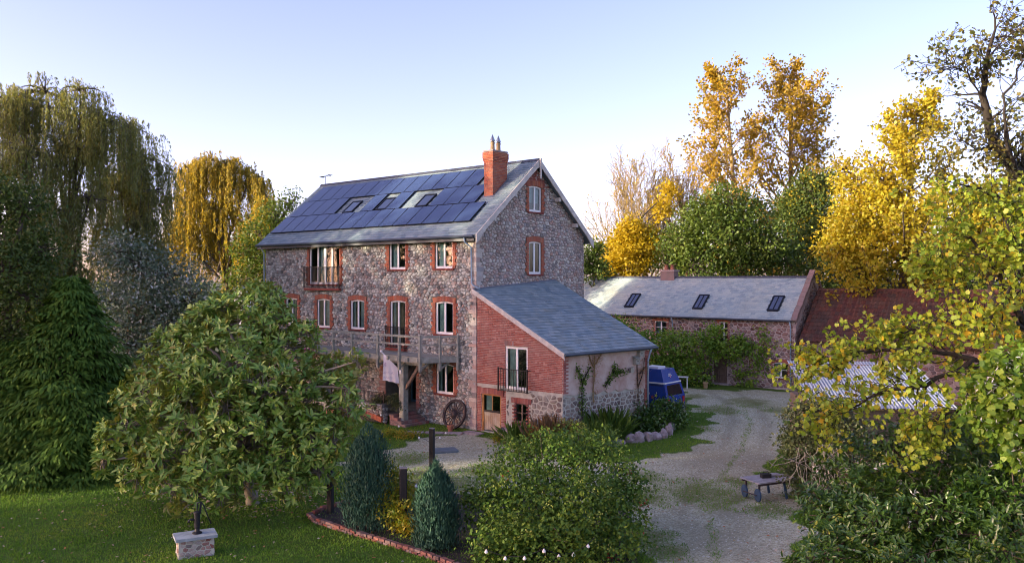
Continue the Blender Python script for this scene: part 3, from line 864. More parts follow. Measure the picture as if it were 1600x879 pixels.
# roof
rf = MB()
e0, e1 = -HL-.28, .34
Ef, Rg = Vector((0,EB,EZ)), Vector((0,RIDGE_B,RIDGE_Z)); Eb = Vector((0, 2*RIDGE_B-EB, EZ))
dn = Vector((0,0,-.13))
for (p, q) in ((Ef, Rg), (Rg, Eb)):
    X0, X1 = Vector((e0,0,0)), Vector((e1,0,0))
    rf.add([p+X0, p+X1, q+X1, q+X0, p+X0+dn, p+X1+dn, q+X1+dn, q+X0+dn], [(0,1,2,3),(7,6,5,4),(0,4,5,1),(1,5,6,2),(3,7,4,0)])
roof = rf.build('roof', M['slate_plain'], mill)
panels = []                                                # (a0, s0) lower left corners
PW, PH = 1.09, 1.535
for k in range(15): panels.append((-17.02+k*PW, .98))
for a in (-16.78, -15.69, -14.60, -13.51, -10.18, -8.03, -4.72, -3.63, -2.54): panels.append((a, 2.53))
for k in range(13): panels.append((-16.58+k*PW, 4.07))
def on_panel(u, v):
    return any(a+.1 < u < a+PW-.1 and s+.15 < v < s+PH-.15 for a, s in panels)
SK = [(-11.85,2.62,.86,1.05),(-8.98,2.62,.86,1.05),(-5.85,2.62,.86,1.05)]
sl = MB(); slates(sl, Ef, (1,0,0), RV, (lambda v: e0, lambda v: e1, ROOF_L), .3, .2, seed=5,
    skip=lambda u, v: on_panel(u, v) or any(a < u < a+w and s < v < s+h for a, s, w, h in SK))
sl.build('slates', M['slate'], roof, kind='stuff')
rt = MB(); k = e0
while k < e1-.05:
    z = RIDGE_Z+.03; b = min(k+.44, e1)
    rt.prism([(k,RIDGE_B-.15,z-.1),(k,RIDGE_B-.05,z+.035),(k,RIDGE_B+.05,z+.035),(k,RIDGE_B+.15,z-.1)], (b-k-.008,0,0)); k += .45
rt.build('ridge_tiles', M['ridge'], roof, kind='stuff')
# solar panels
pm = MB(); w, h, t = PW-.03, PH-.02, .045
pm.box(0,0,0,w,h,t)
nf = len(pm.f)
cells = [(.018,.018,w-.018,h-.018)]
for x0,y0,x1,y1 in cells: pm.add([(x0,y0,t+.002),(x1,y0,t+.002),(x1,y1,t+.002),(x0,y1,t+.002)], [(0,1,2,3)])
pme = bpy.data.meshes.new('solar_panel'); pme.from_pydata(pm.v, [], pm.f)
pme.materials.append(M['panel_frame']); pme.materials.append(M['panel'])
pme.polygons[nf].material_index = 1
rng = random.Random(2)
for a, s in panels:
    o = link('solar_panel', pme, None, mill, loc=Ef+Vector((a,0,0))+RV*s+RN*.075)
    o.rotation_euler = (TH+rng.uniform(-.004,.004), rng.uniform(-.004,.004), 0)
for a, s, w, h in SK:                                      # roof windows
    f = MB(); b = .07
    f.box(0,0,0,w,b,.09); f.box(0,h-b,0,w,h,.09); f.box(0,b,0,b,h-b,.09); f.box(w-b,b,0,w,h-b,.09)
    o = f.build('roof_window', M['panel_frame'], mill, loc=Ef+Vector((a,0,0))+RV*s+RN*.01); o.rotation_euler = (TH,0,0)
    MB().add([(b,b,.07),(w-b,b,.07),(w-b,h-b,.07),(b,h-b,.07)], [(0,1,2,3)]).build('pane', M['sky_glass'], o)
    MB().add([(b,b,.035),(w-b,b,.035),(w-b,h-b,.035),(b,h-b,.035)], [(0,1,2,3)]).build('blind', M['blind'], o)
# gutter, fascia, downpipes
g = MB(); g.tube([(e0,EB-.06,EZ-.06),(e1-.1,EB-.06,EZ-.06)], .075, 8); g.box(e0,EB,EZ-.26,e1-.12,EB+.04,EZ-.02)
g.add([(e0+.2,EB+.04,EZ-.2),(e1-.4,EB+.04,EZ-.2),(e1-.4,-.03,EZ-.2),(e0+.2,-.03,EZ-.2)], [(0,3,2,1)])
g.build('gutter', M['gutter'], mill, smooth=False)
d = MB(); d.tube([(-.32,EB-.06,EZ-.12),(-.3,EB-.06,EZ-.3),(-.2,-.12,EZ-.55),(-.18,-.12,6.75),(.0,-.14,6.62),(.35,-.18,6.52)], .042, 8); d.build('downpipe', M['pipe'], mill, smooth=True)
d = MB(); d.tube([(-HL+.1,EB-.06,EZ-.1),(-HL+.05,-.15,EZ-.5),(-HL+.05,-.12,.1)], .042, 8); d.build('downpipe', M['pipe'], mill, smooth=True)
# bargeboards with a scalloped lower edge, finial, purlin ends
for sgn in (0, 1):
    bb = MB(); p0, p1 = (Ef, Rg) if sgn == 0 else (Eb, Rg)
    n = 22; vs = []
    for i in range(n+1):
        t = i/n; c = p0.lerp(p1, t)
        dip = .26+.035*abs(math.sin(t*math.pi*6)) + (.10 if t < .05 or t > .96 else 0)
        vs += [(e1+.002, c.y, c.z+.035), (e1+.002, c.y, c.z-dip)]
    m_ = len(vs); vs2 = [(x+.05, y, z) for x, y, z in vs]
    fs = []
    for i in range(n):
        a = 2*i; fs += [(a,a+1,a+3,a+2), (m_+a,m_+a+2,m_+a+3,m_+a+1), (a,a+2,m_+a+2,m_+a), (a+1,m_+a+1,m_+a+3,a+3)]
    fs += [(0,m_,m_+1,1), (2*n,2*n+1,m_+2*n+1,m_+2*n)]
    bb.add(vs+vs2, fs); bb.build('bargeboard', M['barge'], mill)
f = MB(); f.bbox(e1+.055, RIDGE_B-.05, RIDGE_Z-.95, e1+.13, RIDGE_B+.05, RIDGE_Z+.05, .012); f.build('finial', M['barge'], mill)
for t in (.3, .62):
    for p0 in (Ef, Eb):
        c = p0.lerp(Rg, t); q = MB(); q.bbox(-.02, c.y-.09, c.z-.47, e1-.02, c.y+.09, c.z-.27, .03); q.build('purlin_end', M['barge'], mill)
# soffit of the verge
MB().add([(.0,EB,EZ-.15),(e1,EB,EZ-.15),(e1,RIDGE_B,RIDGE_Z-.15),(0,RIDGE_B,RIDGE_Z-.15)], [(0,3,2,1)]).build('verge_soffit', M['timber_brown'], mill)
# chimney
ca0, ca1, cb0, cb1, cz = -1.30, -.72, 1.95, 3.0, 13.15
ch = MB()
zb_ = EZ+(cb0-EB)*math.tan(TH)-.3
ch.box(ca0+.012, cb0+.012, zb_, ca1-.012, cb1-.012, cz)
chim = ch.build('chimney', M['mortar_pink'], mill)
cbk = MB()
nrow = int((cz-zb_)/.075)
for r in range(nrow):
    z0 = zb_+r*.075; ext = 0. if r < nrow-6 else (.03 if r < nrow-4 else .06)
    if r in (nrow-5,): ext = .045
    x0, x1, y0, y1 = ca0-ext, ca1+ext, cb0-ext, cb1+ext
    off = .11 if r % 2 else 0.
    x = x0
    first = True
    while x < x1-.01:
        e = min(x+(.225-off if first and off else .225), x1); cbk.box(x+.004, y0, z0+.004, e-.004, y0+.09, z0+.07); cbk.box(x+.004, y1-.09, z0+.004, e-.004, y1, z0+.07); x = e; first = False
    y = y0+.094; first = True
    while y < y1-.1:
        e = min(y+(.225-off if first else .225), y1-.094); cbk.box(x0+.002, y+.004, z0+.005, x0+.09, e-.004, z0+.069); cbk.box(x1-.09, y+.004, z0+.005, x1-.002, e-.004, z0+.069); y = e; first = False
cbk.build('chimney_bricks', M['brick'], chim, kind='stuff')
MB().box(ca0-.03,cb0-.03,cz-.02,ca1+.03,cb1+.03,cz+.05).build('chimney_cap', M['mortar_pink'], chim)
for bb_ in (2.25, 2.68):
    cp = MB(); cp.lathe([(.13,0),(.115,.05),(.1,.32),(.12,.36),(.12,.4)], 14, (-1.01, bb_, cz+.05)); cp.build('chimney_pot', M['clay'], chim, smooth=True)
    cw = MB(); cw.lathe([(.085,.4),(.085,.44),(.14,.46),(.13,.49),(.012,.78),(.004,.79)], 14, (-1.01, bb_, cz+.05)); cw.build('cowl', M['steel'], chim, smooth=True)
fl = MB(); fl.prism([(ca0-.09, cb0-.12, EZ+(cb0-.12-EB)*math.tan(TH)+.03),(ca1+.09, cb0-.12, EZ+(cb0-.12-EB)*math.tan(TH)+.03),(ca1+.09,cb1+.05,EZ+(cb1+.05-EB)*math.tan(TH)+.03),(ca0-.09,cb1+.05,EZ+(cb1+.05-EB)*math.tan(TH)+.03)], (0,0,.015))
fl.build('lead_flashing', M['lead'], chim)
# aerial on the far end of the ridge
ta = thing('television_aerial', 'thin forked television aerial on the far ridge end', 'aerial', house(-16.9, RIDGE_B, RIDGE_Z-.02), RZ)
t = MB(); t.tube([(0,0,0),(0,0,.55)], .02, 6); t.build('mast', M['iron'], ta)
t = MB(); t.tube([(-.45,-.1,.55),(.5,.1,.62)], .014, 5)
for x in (-.42,-.25,.3,.47): t.tube([(x,-.16,.57+x*.08),(x,.16,.57+x*.08)], .02, 5)
t.build('antenna', M['iron'], ta)

# ------------------------------------------------------------------ the brick wing
WA, WB = 4.97, 5.6                                         # front length, depth along the gable
SPL = .75                                                  # the outer wall splays away
wing = thing('brick_wing', 'low brick and stone wing with a single-slope slate roof', 'extension', HC, RZ)
E0 = Vector((5.28,-.28,3.84)); dirE = Vector((SPL, WB, 0)).normalized()
E1 = E0+dirE*(WB+.5)
T0 = Vector((.02,-.28,6.50))
U_ = dirE; nP = dirE.cross(T0-E0).normalized()
if nP.z < 0: nP = -nP
V_ = nP.cross(U_).normalized()
if V_.z < 0: V_ = -V_
def wing_z(a, b): return E0.z-((a-E0.x)*nP.x+(b-E0.y)*nP.y)/nP.z
T1 = Vector((.02, E1.y+.1, wing_z(.02, E1.y+.1)))
wtop = lambda u: wing_z(u, 0)-.16
def rtop(u):                                               # along the splayed wall
    p = Vector((WA,0,0))+dirE*u; return wing_z(p.x, p.y)-.16
LW = math.hypot(SPL, WB)
Nr = Vector((dirE.y, -dirE.x, 0)); RZW = math.atan2(dirE.y, dirE.x)
dj = (1.79,3.07,2.09,3.95); dw = (2.32,3.12,.65,1.5); dd = (.34,1.53,.05,1.76)
ww = MB()
wall_sheet(ww, (0,0,0), (1,0,0), (0,-1,0), WA, wtop, [], [dj, dw, dd])
wall_sheet(ww, (WA,0,0), dirE, Nr, LW, rtop, [], [])
fe = Vector((WA,0,0))+dirE*LW
ww.add([(0,WB,0),(fe.x,WB,0),(fe.x,WB,rtop(LW)),(0,WB,wing_z(0,WB)-.16)], [(3,2,1,0)])
wwall = ww.build('wall', M['mortar_white'], wing)
bm_ = MB(); bricks(bm_, (0,0,0), (1,0,0), (0,-1,0), WA, wtop, zb=2.12, holes=[(dj[0],dj[1],dj[2],dj[3])], seed=21)
bricks(bm_, (0,0,0), (1,0,0), (0,-1,0), .34, lambda u: 2.12, zb=0., seed=22)
bricks(bm_, (0,0,0), (1,0,0), (0,-1,0), .28, lambda u: 2.0, zb=0., seed=23, u0=1.54)
bm_.build('wall_bricks', M['brick_wall'], wwall, kind='stuff')
s_ = MB(); stones(s_, (0,0,0), (1,0,0), (0,-1,0), WA-1.84, lambda u: 2.1, .21, 1.35, [(2.0,3.3,.45,2.0)], u0=1.84, seed=31, gap=.035, prot=(.01,.045), inner=.7)
stones(s_, (WA,0,0), dirE, Nr, LW, lambda u: 2.0-.15*u/LW, .2, 1.35, [], seed=32, gap=.04, prot=(.008,.035), inner=.7)
s_.build('field_stone_facing', M['stone_low'], wwall, kind='stuff')
rw = MB(); rp = lambda u, v, h: Vector((WA,0,0))+dirE*u+Nr*h+Vector((0,0,v))
n = 24
for i in range(n):                                         # pink render coat with a ragged lower edge
    u0, u1 = LW*i/n, LW*(i+1)/n
    z0 = 2.05-.15*u0/LW+.05*math.sin(i*1.9)+.03*math.sin(i*4.1); z1 = 2.05-.15*u1/LW+.05*math.sin((i+1)*1.9)+.03*math.sin((i+1)*4.1)
    rw.add([rp(u0,z0,.045),rp(u1,z1,.045),rp(u1,rtop(u1),.045),rp(u0,rtop(u0),.045),rp(u0,z0,.0),rp(u1,z1,.0)], [(0,1,2,3),(4,5,1,0)])
rw.build('render_coat', M['render'], wwall)
qb = MB(); rng = random.Random(6)                           # brick returns at the two outer corners
for r in range(int((3.85-2.1)/.075)):
    z0 = 2.12+r*.075; L = .16 if r % 2 else .30
    q0, q1 = rp(0.0,z0,.03), rp(L,z0,.03)
    qb.obox((q0+q1)/2+Vector((0,0,.033)), dirE*(L/2-.003), Nr*.03, (0,0,.033))
for r in range(int(3.6/.075)):
    z0 = .05+r*.075; L = .28
    q0, q1 = rp(LW-L,z0,.03), rp(LW,z0,.03)
    qb.obox((q0+q1)/2+Vector((0,0,.033)), dirE*(L/2-.003), Nr*.032, (0,0,.033))
qb.build('corner_bricks', M['brick_wall'], wwall, kind='stuff')
window(wing, ((dj[0]+dj[1])/2,0,dj[2]), 0, dj[1]-dj[0], dj[3]-dj[2], arch=.0, side=.0, brick=None, sill=False, curtain=[(.1,.45,0.)], fr=.09, name='balcony_door', label='white glazed double door in the brick front', depth=.03)
lt = MB()
for k in range(6): lt.box(1.74+k*.09, -.02, 4.0, 1.82+k*.09, .05, 4.2)
lt.build('old_lintel_bricks', M['brick_old'], wwall, kind='stuff')
window(wing, ((dw[0]+dw[1])/2,0,dw[2]), 0, dw[1]-dw[0], dw[3]-dw[2], arch=.0, side=.0, brick='brick_wall', jag=0, lintel=.24, sill=True, fr=.06, frame='timber_brown', bars=1)
railing(wing, 1.6, 3.26, 2.0, 2.98, .28, gap=.14)
# soldier arch over the plank door, door, step
sa = MB()
for k in range(17):
    x = .16+(1.7-.16)*(k+.5)/17; t = (x-.93)/.8
    sa.obox((x, -.012, 1.90-.06*t*t), (.042,0,-.006*t), (0,.06,0), (.012*t,0,.125))
sa.build('door_arch_bricks', M['brick_wall'], wwall, kind='stuff')
MB().box(.1,-.035,2.06,1.75,.03,2.2).build('lintel_stone', M['mortar_white'], wwall)
df = MB(); df.box(.34,.03,.05,.43,.13,1.76); df.box(1.45,.03,.05,1.53,.13,1.76); df.box(.43,.03,1.68,1.45,.13,1.76)
door = df.build('door', M['orange_wood'], wing)
x = .43
while x < 1.44:
    MB().box(x+.004,.08,.1,min(x+.128,1.45)-.002,.115,.92).build('plank', M['oak_door'], door); x += .128
MB().box(.43,.05,.92,1.45,.13,1.0).build('middle_rail', M['panel_frame'], door)
MB().box(.9,.075,1.0,.96,.12,1.68).build('mullion', M['orange_wood'], door)
for x0, x1 in ((.43,.9),(.96,1.45)): MB().add([(x0,.1,1.),(x1,.1,1.),(x1,.1,1.68),(x0,.1,1.68)], [(0,1,2,3)]).build('pane', M['glass'], door)
MB().add([(.5,.16,1.),(.88,.16,1.),(.88,.16,1.66),(.5,.16,1.66)], [(0,1,2,3)]).build('curtain', M['curtain'], door)
# roof of the wing
wr = MB()
dn = Vector((0,0,-.10))
wr.add([E0,E1,T1,T0,E0+dn,E1+dn,T1+dn,T0+dn], [(0,1,2,3),(7,6,5,4),(0,4,5,1),(1,5,6,2),(3,7,4,0)])
wroof = wr.build('roof', M['slate_plain'], wing)
vm = (T0-E0).dot(V_); vm1 = (T1-E0).dot(V_); uT0, uT1, uE1 = (T0-E0).dot(U_), (T1-E0).dot(U_), (E1-E0).dot(U_)
vmx = max(vm, vm1)
lf = lambda v: uT0*v/vm if v <= vm else uT0+(uT1-uT0)*(v-vm)/(vm1-vm)
rff = lambda v: uE1+(uT1-uE1)*v/vm1
singles = []
sl = MB(); slates(sl, E0, U_, V_, (lf, rff, vmx), .32, .235, th=.013, seed=9, singles=singles)
sm_ = MB(); cw, chh = .312, .235*1.35
sm_.add([(0,0,-.012),(cw,0,-.012),(cw,0,.013),(0,0,.013),(cw,chh,-.012),(0,chh,-.012)], [(0,1,2,3),(3,2,4,5),(1,4,2),(0,3,5)])
rot = Matrix((U_, V_, U_.cross(V_))).transposed().to_euler()
singles.sort(key=lambda p: -p.x)
sme = None
for p in singles[:300]:
    if sme is None: o = sm_.build('slate', M['slate_one'], wroof); sme = o.data
    else: o = link('slate', sme, None, wroof)
    o.location = p; o.rotation_euler = rot
for p in singles[300:]:
    sl.add([p+U_*v[0]+V_*v[1]+U_.cross(V_)*v[2] for v in sm_.v], sm_.f)
sl.build('slates', M['slate'], wroof, kind='stuff')
vb = MB(); vb.prism([E0+Vector((0,-.03,.02)), T0+Vector((0,-.03,.02)), T0+Vector((0,-.03,-.2)), E0+Vector((-.02,-.03,-.2)), E0+Vector((.02,-.03,-.28))], (0,.035,0)); vb.build('bargeboard', M['barge'], wing)
g = MB(); g.tube([E0+Nr*.05+Vector((0,0,-.06)), E1+Nr*.05+Vector((0,0,-.06))], .06, 8); g.build('gutter', M['gutter'], wing)
pe = E1+Nr*.05-dirE*.45
d = MB(); d.tube([pe+Vector((0,0,-.08)), pe+Vector((0,0,-.3))-Nr*.1, rp(LW-.14,3.2,.11), rp(LW-.14,.1,.11)], .045, 8); d.build('downpipe', M['pipe'], wing, smooth=True)
ls = MB(); ls.prism([T0+Vector((0,0,.02)), T1+Vector((0,0,.02)), T1+V_*-.16+Vector((0,0,.03)), T0+V_*-.16+Vector((0,0,.03))], (0,0,.01)); ls.build('lead_flashing', M['lead'], wing)
# nest boxes and lamp on the rendered wall
for i, (u, v, tl) in enumerate([(4.9,3.55,.35),(4.62,3.22,.3)]):
    nb = thing('nest_box', ['small weathered nest box under the eaves of the wing', 'lower weathered nest box on the pink rendered wall'][i], 'nest box', HC+Matrix.Rotation(RZ,3,'Z')@rp(u,v,.05), RZ+RZW)
    q = MB(); q.box(-.13,-.2,-.15,.13,0,.12); q.build('box', M['timber'], nb)
    q = MB(); q.prism([(-.17,-.27,.1),(.17,-.27,.1),(.17,.0,.2),(-.17,.0,.2)], (0,0,.025)); q.build('lid', M['timber'], nb)
    q = MB(); q.lathe([(.035,0),(.035,.006)], 10); o = q.build('entrance_hole', M['iron'], nb, loc=(0,-.2,.0)); o.rotation_euler = (R(90),0,0)
nb = thing('wall_lamp', 'pale floodlight lamp fixed to the pink rendered wall', 'lamp', HC+Matrix.Rotation(RZ,3,'Z')@rp(4.2,2.85,.045), RZ+RZW)
MB().box(-.03,-.12,-.03,.03,0,.03).build('bracket', M['iron'], nb)
MB().prism([(-.12,-.12,-.1),(.12,-.12,-.1),(.12,-.12,.12),(-.12,-.12,.12)], (0,-.12,-.03)).build('lamp_head', M['steel'], nb)

# ------------------------------------------------------------------ timber deck on the front
deck = thing('timber_deck', 'raised grey timber deck with rails on a single braced post', 'deck', HC, RZ)
DZ = 3.3
outl = [(-14.6,-.06),(-14.2,-1.6),(-1.95,-1.6),(-1.02,-.06)]
x = -14.1
bd = MB(); bd.box(0,-1.54,0,.135,-.06,.035); bme = None
while x < -2.1:
    if bme is None: o = bd.build('board', M['timber'], deck, loc=(x,0,DZ)); bme = o.data
    else: o = link('board', bme, None, deck, loc=(x,0,DZ+random.uniform(-.002,.002)))
    x += .145
for x0, x1, y in ((-2.06,-1.9,-1.5),(-1.9,-1.75,-1.25),(-1.75,-1.6,-1.0),(-1.6,-1.45,-.75),(-1.45,-1.3,-.5)):
    MB().box(x0,y,DZ,x1-.01,-.06,DZ+.035).build('board', M['timber'], deck)
for p, q_ in zip(outl[:-1], outl[1:]):
    MB().beam((*p,DZ-.09),(*q_,DZ-.1),.06,.27).build('fascia', M['timber'], deck)
for k in range(18):                                        # joists with projecting ends
    x = -13.9+k*.69
    MB().box(x,-1.72,DZ-.2,x+.09,-.05,DZ-.02).build('joist', M['timber'], deck)
MB().beam((-14.,-1.25,DZ-.3),(-2.,-1.25,DZ-.3),.16,.2).build('bearer', M['timber'], deck)
posts = [(-13.9,-1.66),(-11.9,-1.66),(-9.9,-1.66),(-8.4,-1.66),(-6.9,-1.66),(-4.95,-1.66),(-3.4,-1.66),(-2.0,-1.64),(-1.5,-.85),(-1.04,-.14)]
for i, (x, y) in enumerate(posts):
    b0 = DZ-.62 if i > 3 else DZ-.25
    MB().bbox(x-.06,y-.06,b0,x+.06,y+.06,DZ+1.04,.012).build('rail_post', M['timber'], deck)
    if i in (5,6,7,8): MB().beam((x,y+.03,b0+.1),(x+.05,y+.62,DZ-.2),.06,.08).build('brace', M['timber'], deck)
for (p, q_) in zip(posts[:-1], posts[1:]):
    for zz, hh in ((.98,.1),(.6,.08)):
        MB().beam((p[0],p[1]-.03,DZ+zz+(-.02 if p[0] < -9 else 0)),(q_[0],q_[1]-.03,DZ+zz),.05,hh).build('rail', M['timber'], deck)
PX, PY = -3.55, -1.25
MB().bbox(PX-.17,PY-.17,0,PX+.17,PY+.17,DZ-.4,.03).build('main_post', M['timber'], deck)
for sx in (-1, 1):
    MB().beam((PX+sx*.15,PY,1.75),(PX+sx*1.1,PY,DZ-.4),.12,.14).build('brace', M['timber_brown'], deck)
MB().beam((PX,PY+.1,2.2),(PX,PY+.95,DZ-.25),.12,.14).build('brace', M['timber_brown'], deck)
MB().bbox(-9.6,PY-.15,0,-9.3,PY+.15,DZ-.4,.03).build('main_post', M['timber'], deck)
MB().add([(-10.6,-1.62,DZ+.1),(-9.95,-1.62,DZ+.1),(-9.95,-1.62,DZ+1.6),(-10.6,-1.62,DZ+1.6)], [(0,1,2,3)]).build('glass_screen', M['glass'], deck)

# flag on a slanted pole held by the post
fo = house(PX-.02, PY-.18, 2.62)
flag = thing('flag', 'white flag hanging from a slanted white pole by the deck post', 'flag', fo, RZ)
tip = Vector((-.98,-.35,.86))
MB().tube([(0,.02,-.06),tuple(tip)], .028, 8).build('flagpole', M['white'], flag, smooth=True)
q = MB(); q.lathe([(.02,-.06),(.06,-.03),(.07,.01),(.05,.06),(.01,.075)], 12, tuple(tip)); q.build('knob', M['white'], flag, smooth=True)
MB().box(-.07,-.05,-.16,.07,.06,.05).build('bracket', M['white'], flag)
cl = MB(); nu, nv = 14, 16; vs = []
for i in range(nu+1):
    t = .14+.74*i/nu; top = tip*t
    for j in range(nv+1):
        s = j/nv
        bz = -.5-.12*(1-i/nu)
        x = top.x+.02*s*math.sin(i*.9); y = top.y+.05*math.sin(i*1.1+s*2)*s-.01
        z = top.z+(bz-top.z)*s
        vs.append((x+(.06*s*(1-i/nu)), y, z))
cl.add(vs, [(i*(nv+1)+j, (i+1)*(nv+1)+j, (i+1)*(nv+1)+j+1, i*(nv+1)+j+1) for i in range(nu) for j in range(nv)])
def m_flag():
    m, N, L, b = new_mat('printed_flag_cloth')
    co = coords(N, 'Object')
    sp = N.new('ShaderNodeSeparateXYZ'); L.new(co, sp.inputs[0])
    def band(sock, lo, hi, fe=.03):
        a = N.new('ShaderNodeMapRange'); a.inputs[1].default_value = lo-fe; a.inputs[2].default_value = lo+fe; L.new(sock, a.inputs[0])
        c = N.new('ShaderNodeMapRange'); c.inputs[1].default_value = hi+fe; c.inputs[2].default_value = hi-fe; L.new(sock, c.inputs[0])
        mm = N.new('ShaderNodeMath'); mm.operation = 'MULTIPLY'; L.new(a.outputs[0], mm.inputs[0]); L.new(c.outputs[0], mm.inputs[1]); return mm.outputs[0]
    def mul(a, c):
        mm = N.new('ShaderNodeMath'); mm.operation = 'MULTIPLY'; L.new(a, mm.inputs[0])
        if hasattr(c, 'node'): L.new(c, mm.inputs[1])
        else: mm.inputs[1].default_value = c
        return mm.outputs[0]
    nz = ramp(N, L, noise(N, L, 18, 2, .5, co), [(.42, 0.), (.52, 1.)])
    c = mixc(N, L, mul(mul(band(sp.outputs[0],-1.0,-.72), band(sp.outputs[2],.16,.36)), mul(nz,.55)), (.78,.76,.82), (.3,.12,.4))
    for z0, z1 in ((-.2,-.08),(-.42,-.32),(-.66,-.58)):
        c = mixc(N, L, mul(mul(band(sp.outputs[0],-1.0,-.3), band(sp.outputs[2],z0,z1)), mul(nz,.4)), c, (.3,.28,.5))
    L.new(c, b.inputs['Base Color']); b.inputs['Roughness'].default_value = .85
    t = N.new('ShaderNodeBsdfTranslucent'); L.new(c, t.inputs['Color']); ms = N.new('ShaderNodeMixShader'); ms.inputs[0].default_value = .3
    L.new(b.outputs[0], ms.inputs[1]); L.new(t.outputs[0], ms.inputs[2]); L.new(ms.outputs[0], N['Material Output'].inputs['Surface'])
    return m
cl.build('cloth', m_flag(), flag, smooth=True)

# ------------------------------------------------------------------ terrace, steps, wheel by the porch
ter = thing('terrace_wall', 'low stone parapet with a red brick arch and iron railing by the porch', 'wall', HC, RZ)
TA0, TA1, TBf = -8.6, -4.35, -1.9
tw = MB(); K = 14
az = lambda u: .12+.26*(1-((u-(TA0+TA1)/2-.2)/2.1)**2) if abs(u-(TA0+TA1)/2-.2) < 2.1 else .12
tw.box(TA0,TBf,.5,TA1,TBf+.35,.98)
tw.build('parapet', M['mortar'], ter)
st_ = MB(); stones(st_, (0,TBf,0), (1,0,0), (0,-1,0), TA1-TA0, lambda u: .98, .16, 1.4, [], zb=.42, u0=TA0, seed=41)
stones(st_, (TA1,TBf,0), (0,1,0), (1,0,0), .35, lambda u: .98, .15, 1.2, [], zb=.0, u0=0, seed=42)
st_.build('parapet_stones', M['stone'], ter, kind='stuff')
ab = MB()
for k in range(40):
    u = TA0+(TA1-TA0)*(k+.5)/40; z = az(u)+.06
    sl_ = (az(u+.05)-az(u-.05))/.1
    t = Vector((1,0,sl_)).normalized(); n_ = Vector((-t.z,0,t.x))
    ab.obox((u,TBf-.0,z+.03), t*.048, (0,.07,0), n_*.115)
ab.build('arch_bricks', M['brick'], ter, kind='stuff')
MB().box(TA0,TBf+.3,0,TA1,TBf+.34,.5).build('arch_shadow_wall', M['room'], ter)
MB().box(TA0,TBf+.36,.42,-4.0,-.02,.52).build('terrace_floor', M['mortar'], ter)
railing(ter, TA0+.1, TA1-.1, .98, 1.5, 0.0, name='railing', loc=(0,TBf+.18,0), gap=.10)
stp = thing('brick_steps', 'worn red brick steps running down from the porch', 'steps', house(-3.55,-.9,0), RZ)
for k in range(4):
    q = MB(); x = -.55+k*.28; zt = .52-k*.13
    yy = -.75
    while yy < .7:
        for zz in range(max(int(round(zt/.13)),1)):
            q.box(x, yy+.004, zz*.13, x+.274, yy+.214, zz*.13+.122)
        yy += .22
    q.build('step', M['brick_old'], stp)
def cart_wheel():
    t = thing('cart_wheel', 'rusty old spoked cart wheel leaning on the stone wall', 'wheel', house(-1.15,-.48,0.0), RZ)
    Rm = .70
    def ring(r0, r1, hw, name, mat):
        m = MB(); n = 40; vs = []
        for k in range(n):
            a = 2*math.pi*k/n
            for r, y in ((r0,-hw),(r1,-hw),(r1,hw),(r0,hw)): vs.append((r*math.cos(a), y, r*math.sin(a)))
        fs = [(4*k+j, 4*k+(j+1)%4, 4*((k+1)%n)+(j+1)%4, 4*((k+1)%n)+j) for k in range(n) for j in range(4)]
        m.add(vs, fs); return m.build(name, M[mat], t)
    parts = [ring(.60,.675,.045,'rim','rust'), ring(.676,.70,.055,'tyre','rust')]
    h = MB(); h.lathe([(.11,-.13),(.13,-.08),(.15,-.03),(.15,.03),(.13,.08),(.1,.12)], 16); hb = h.build('hub', M['rust'], t); parts.append(hb)
    sp = MB(); sp.tube([(0,0,.1),(0,0,.61)], [.026,.02], 6); sme = None
    for k in range(18):
        if sme is None: o = sp.build('spoke', M['rust'], t); sme = o.data
        else: o = link('spoke', sme, None, t)
        o['ang'] = 2*math.pi*k/18; parts.append(o)
    tilt = Matrix.Rotation(R(-19), 4, 'X')
    for o in parts:
        m = tilt @ Matrix.Translation((0,0,Rm))
        if o.name.startswith('hub'): m = m @ Matrix.Rotation(R(90),4,'X')
        if 'ang' in o: m = m @ Matrix.Rotation(o['ang'],4,'Y'); del o['ang']
        o.matrix_local = m
M['rust'] = m_plain('rusty_iron_wood', (.07,.05,.048), .85, var=.5, scale=8, bump=.5)
cart_wheel()
def flower_pot(loc, r, h, label, plant=None, mat='terracotta'):
    t = thing('flower_pot', label, 'flower pot', loc)
    q = MB(); q.lathe([(r*.7,0),(r*.95,h*.8),(r*1.08,h*.8),(r*1.08,h),(r*.9,h),(r*.85,h*.85)], 14); q.build('pot', M[mat], t, smooth=False)
    q = MB(); q.lathe([(r*.85,h*.84),(r*.1,h*.86)], 14); q.build('earth', M['soil'], t)
    return t
flower_pot(house(-.72,-.95,0), .15, .3, 'terracotta pot standing beside the cart wheel')
sp_ = thing('stone_path', 'narrow pale slab path leading to the plank door', 'path', HC, RZ); sp_['kind'] = 'structure'
for i, (x, y, w, l) in enumerate([(.4,-.62,1.0,.5),(-.3,-1.25,.9,.42),(-1.0,-1.75,.8,.4),(-1.7,-2.25,.8,.4)]):
    q = MB(); q.bbox(-w/2,-l/2,-.03,w/2,l/2,.05,.06); q.build('slab', M['rock'], sp_, loc=(x,y,0), rz=R(35) if i else 0)
sl_b = MB(); sl_b.bbox(-.55,-.4,-.02,.55,.4,.06,.08); tag(sl_b.build('slate_slab', M['slate_plain'], None, loc=G(693,704), rz=.3), 'flat blue slate slab lying on the gravel', 'slab')

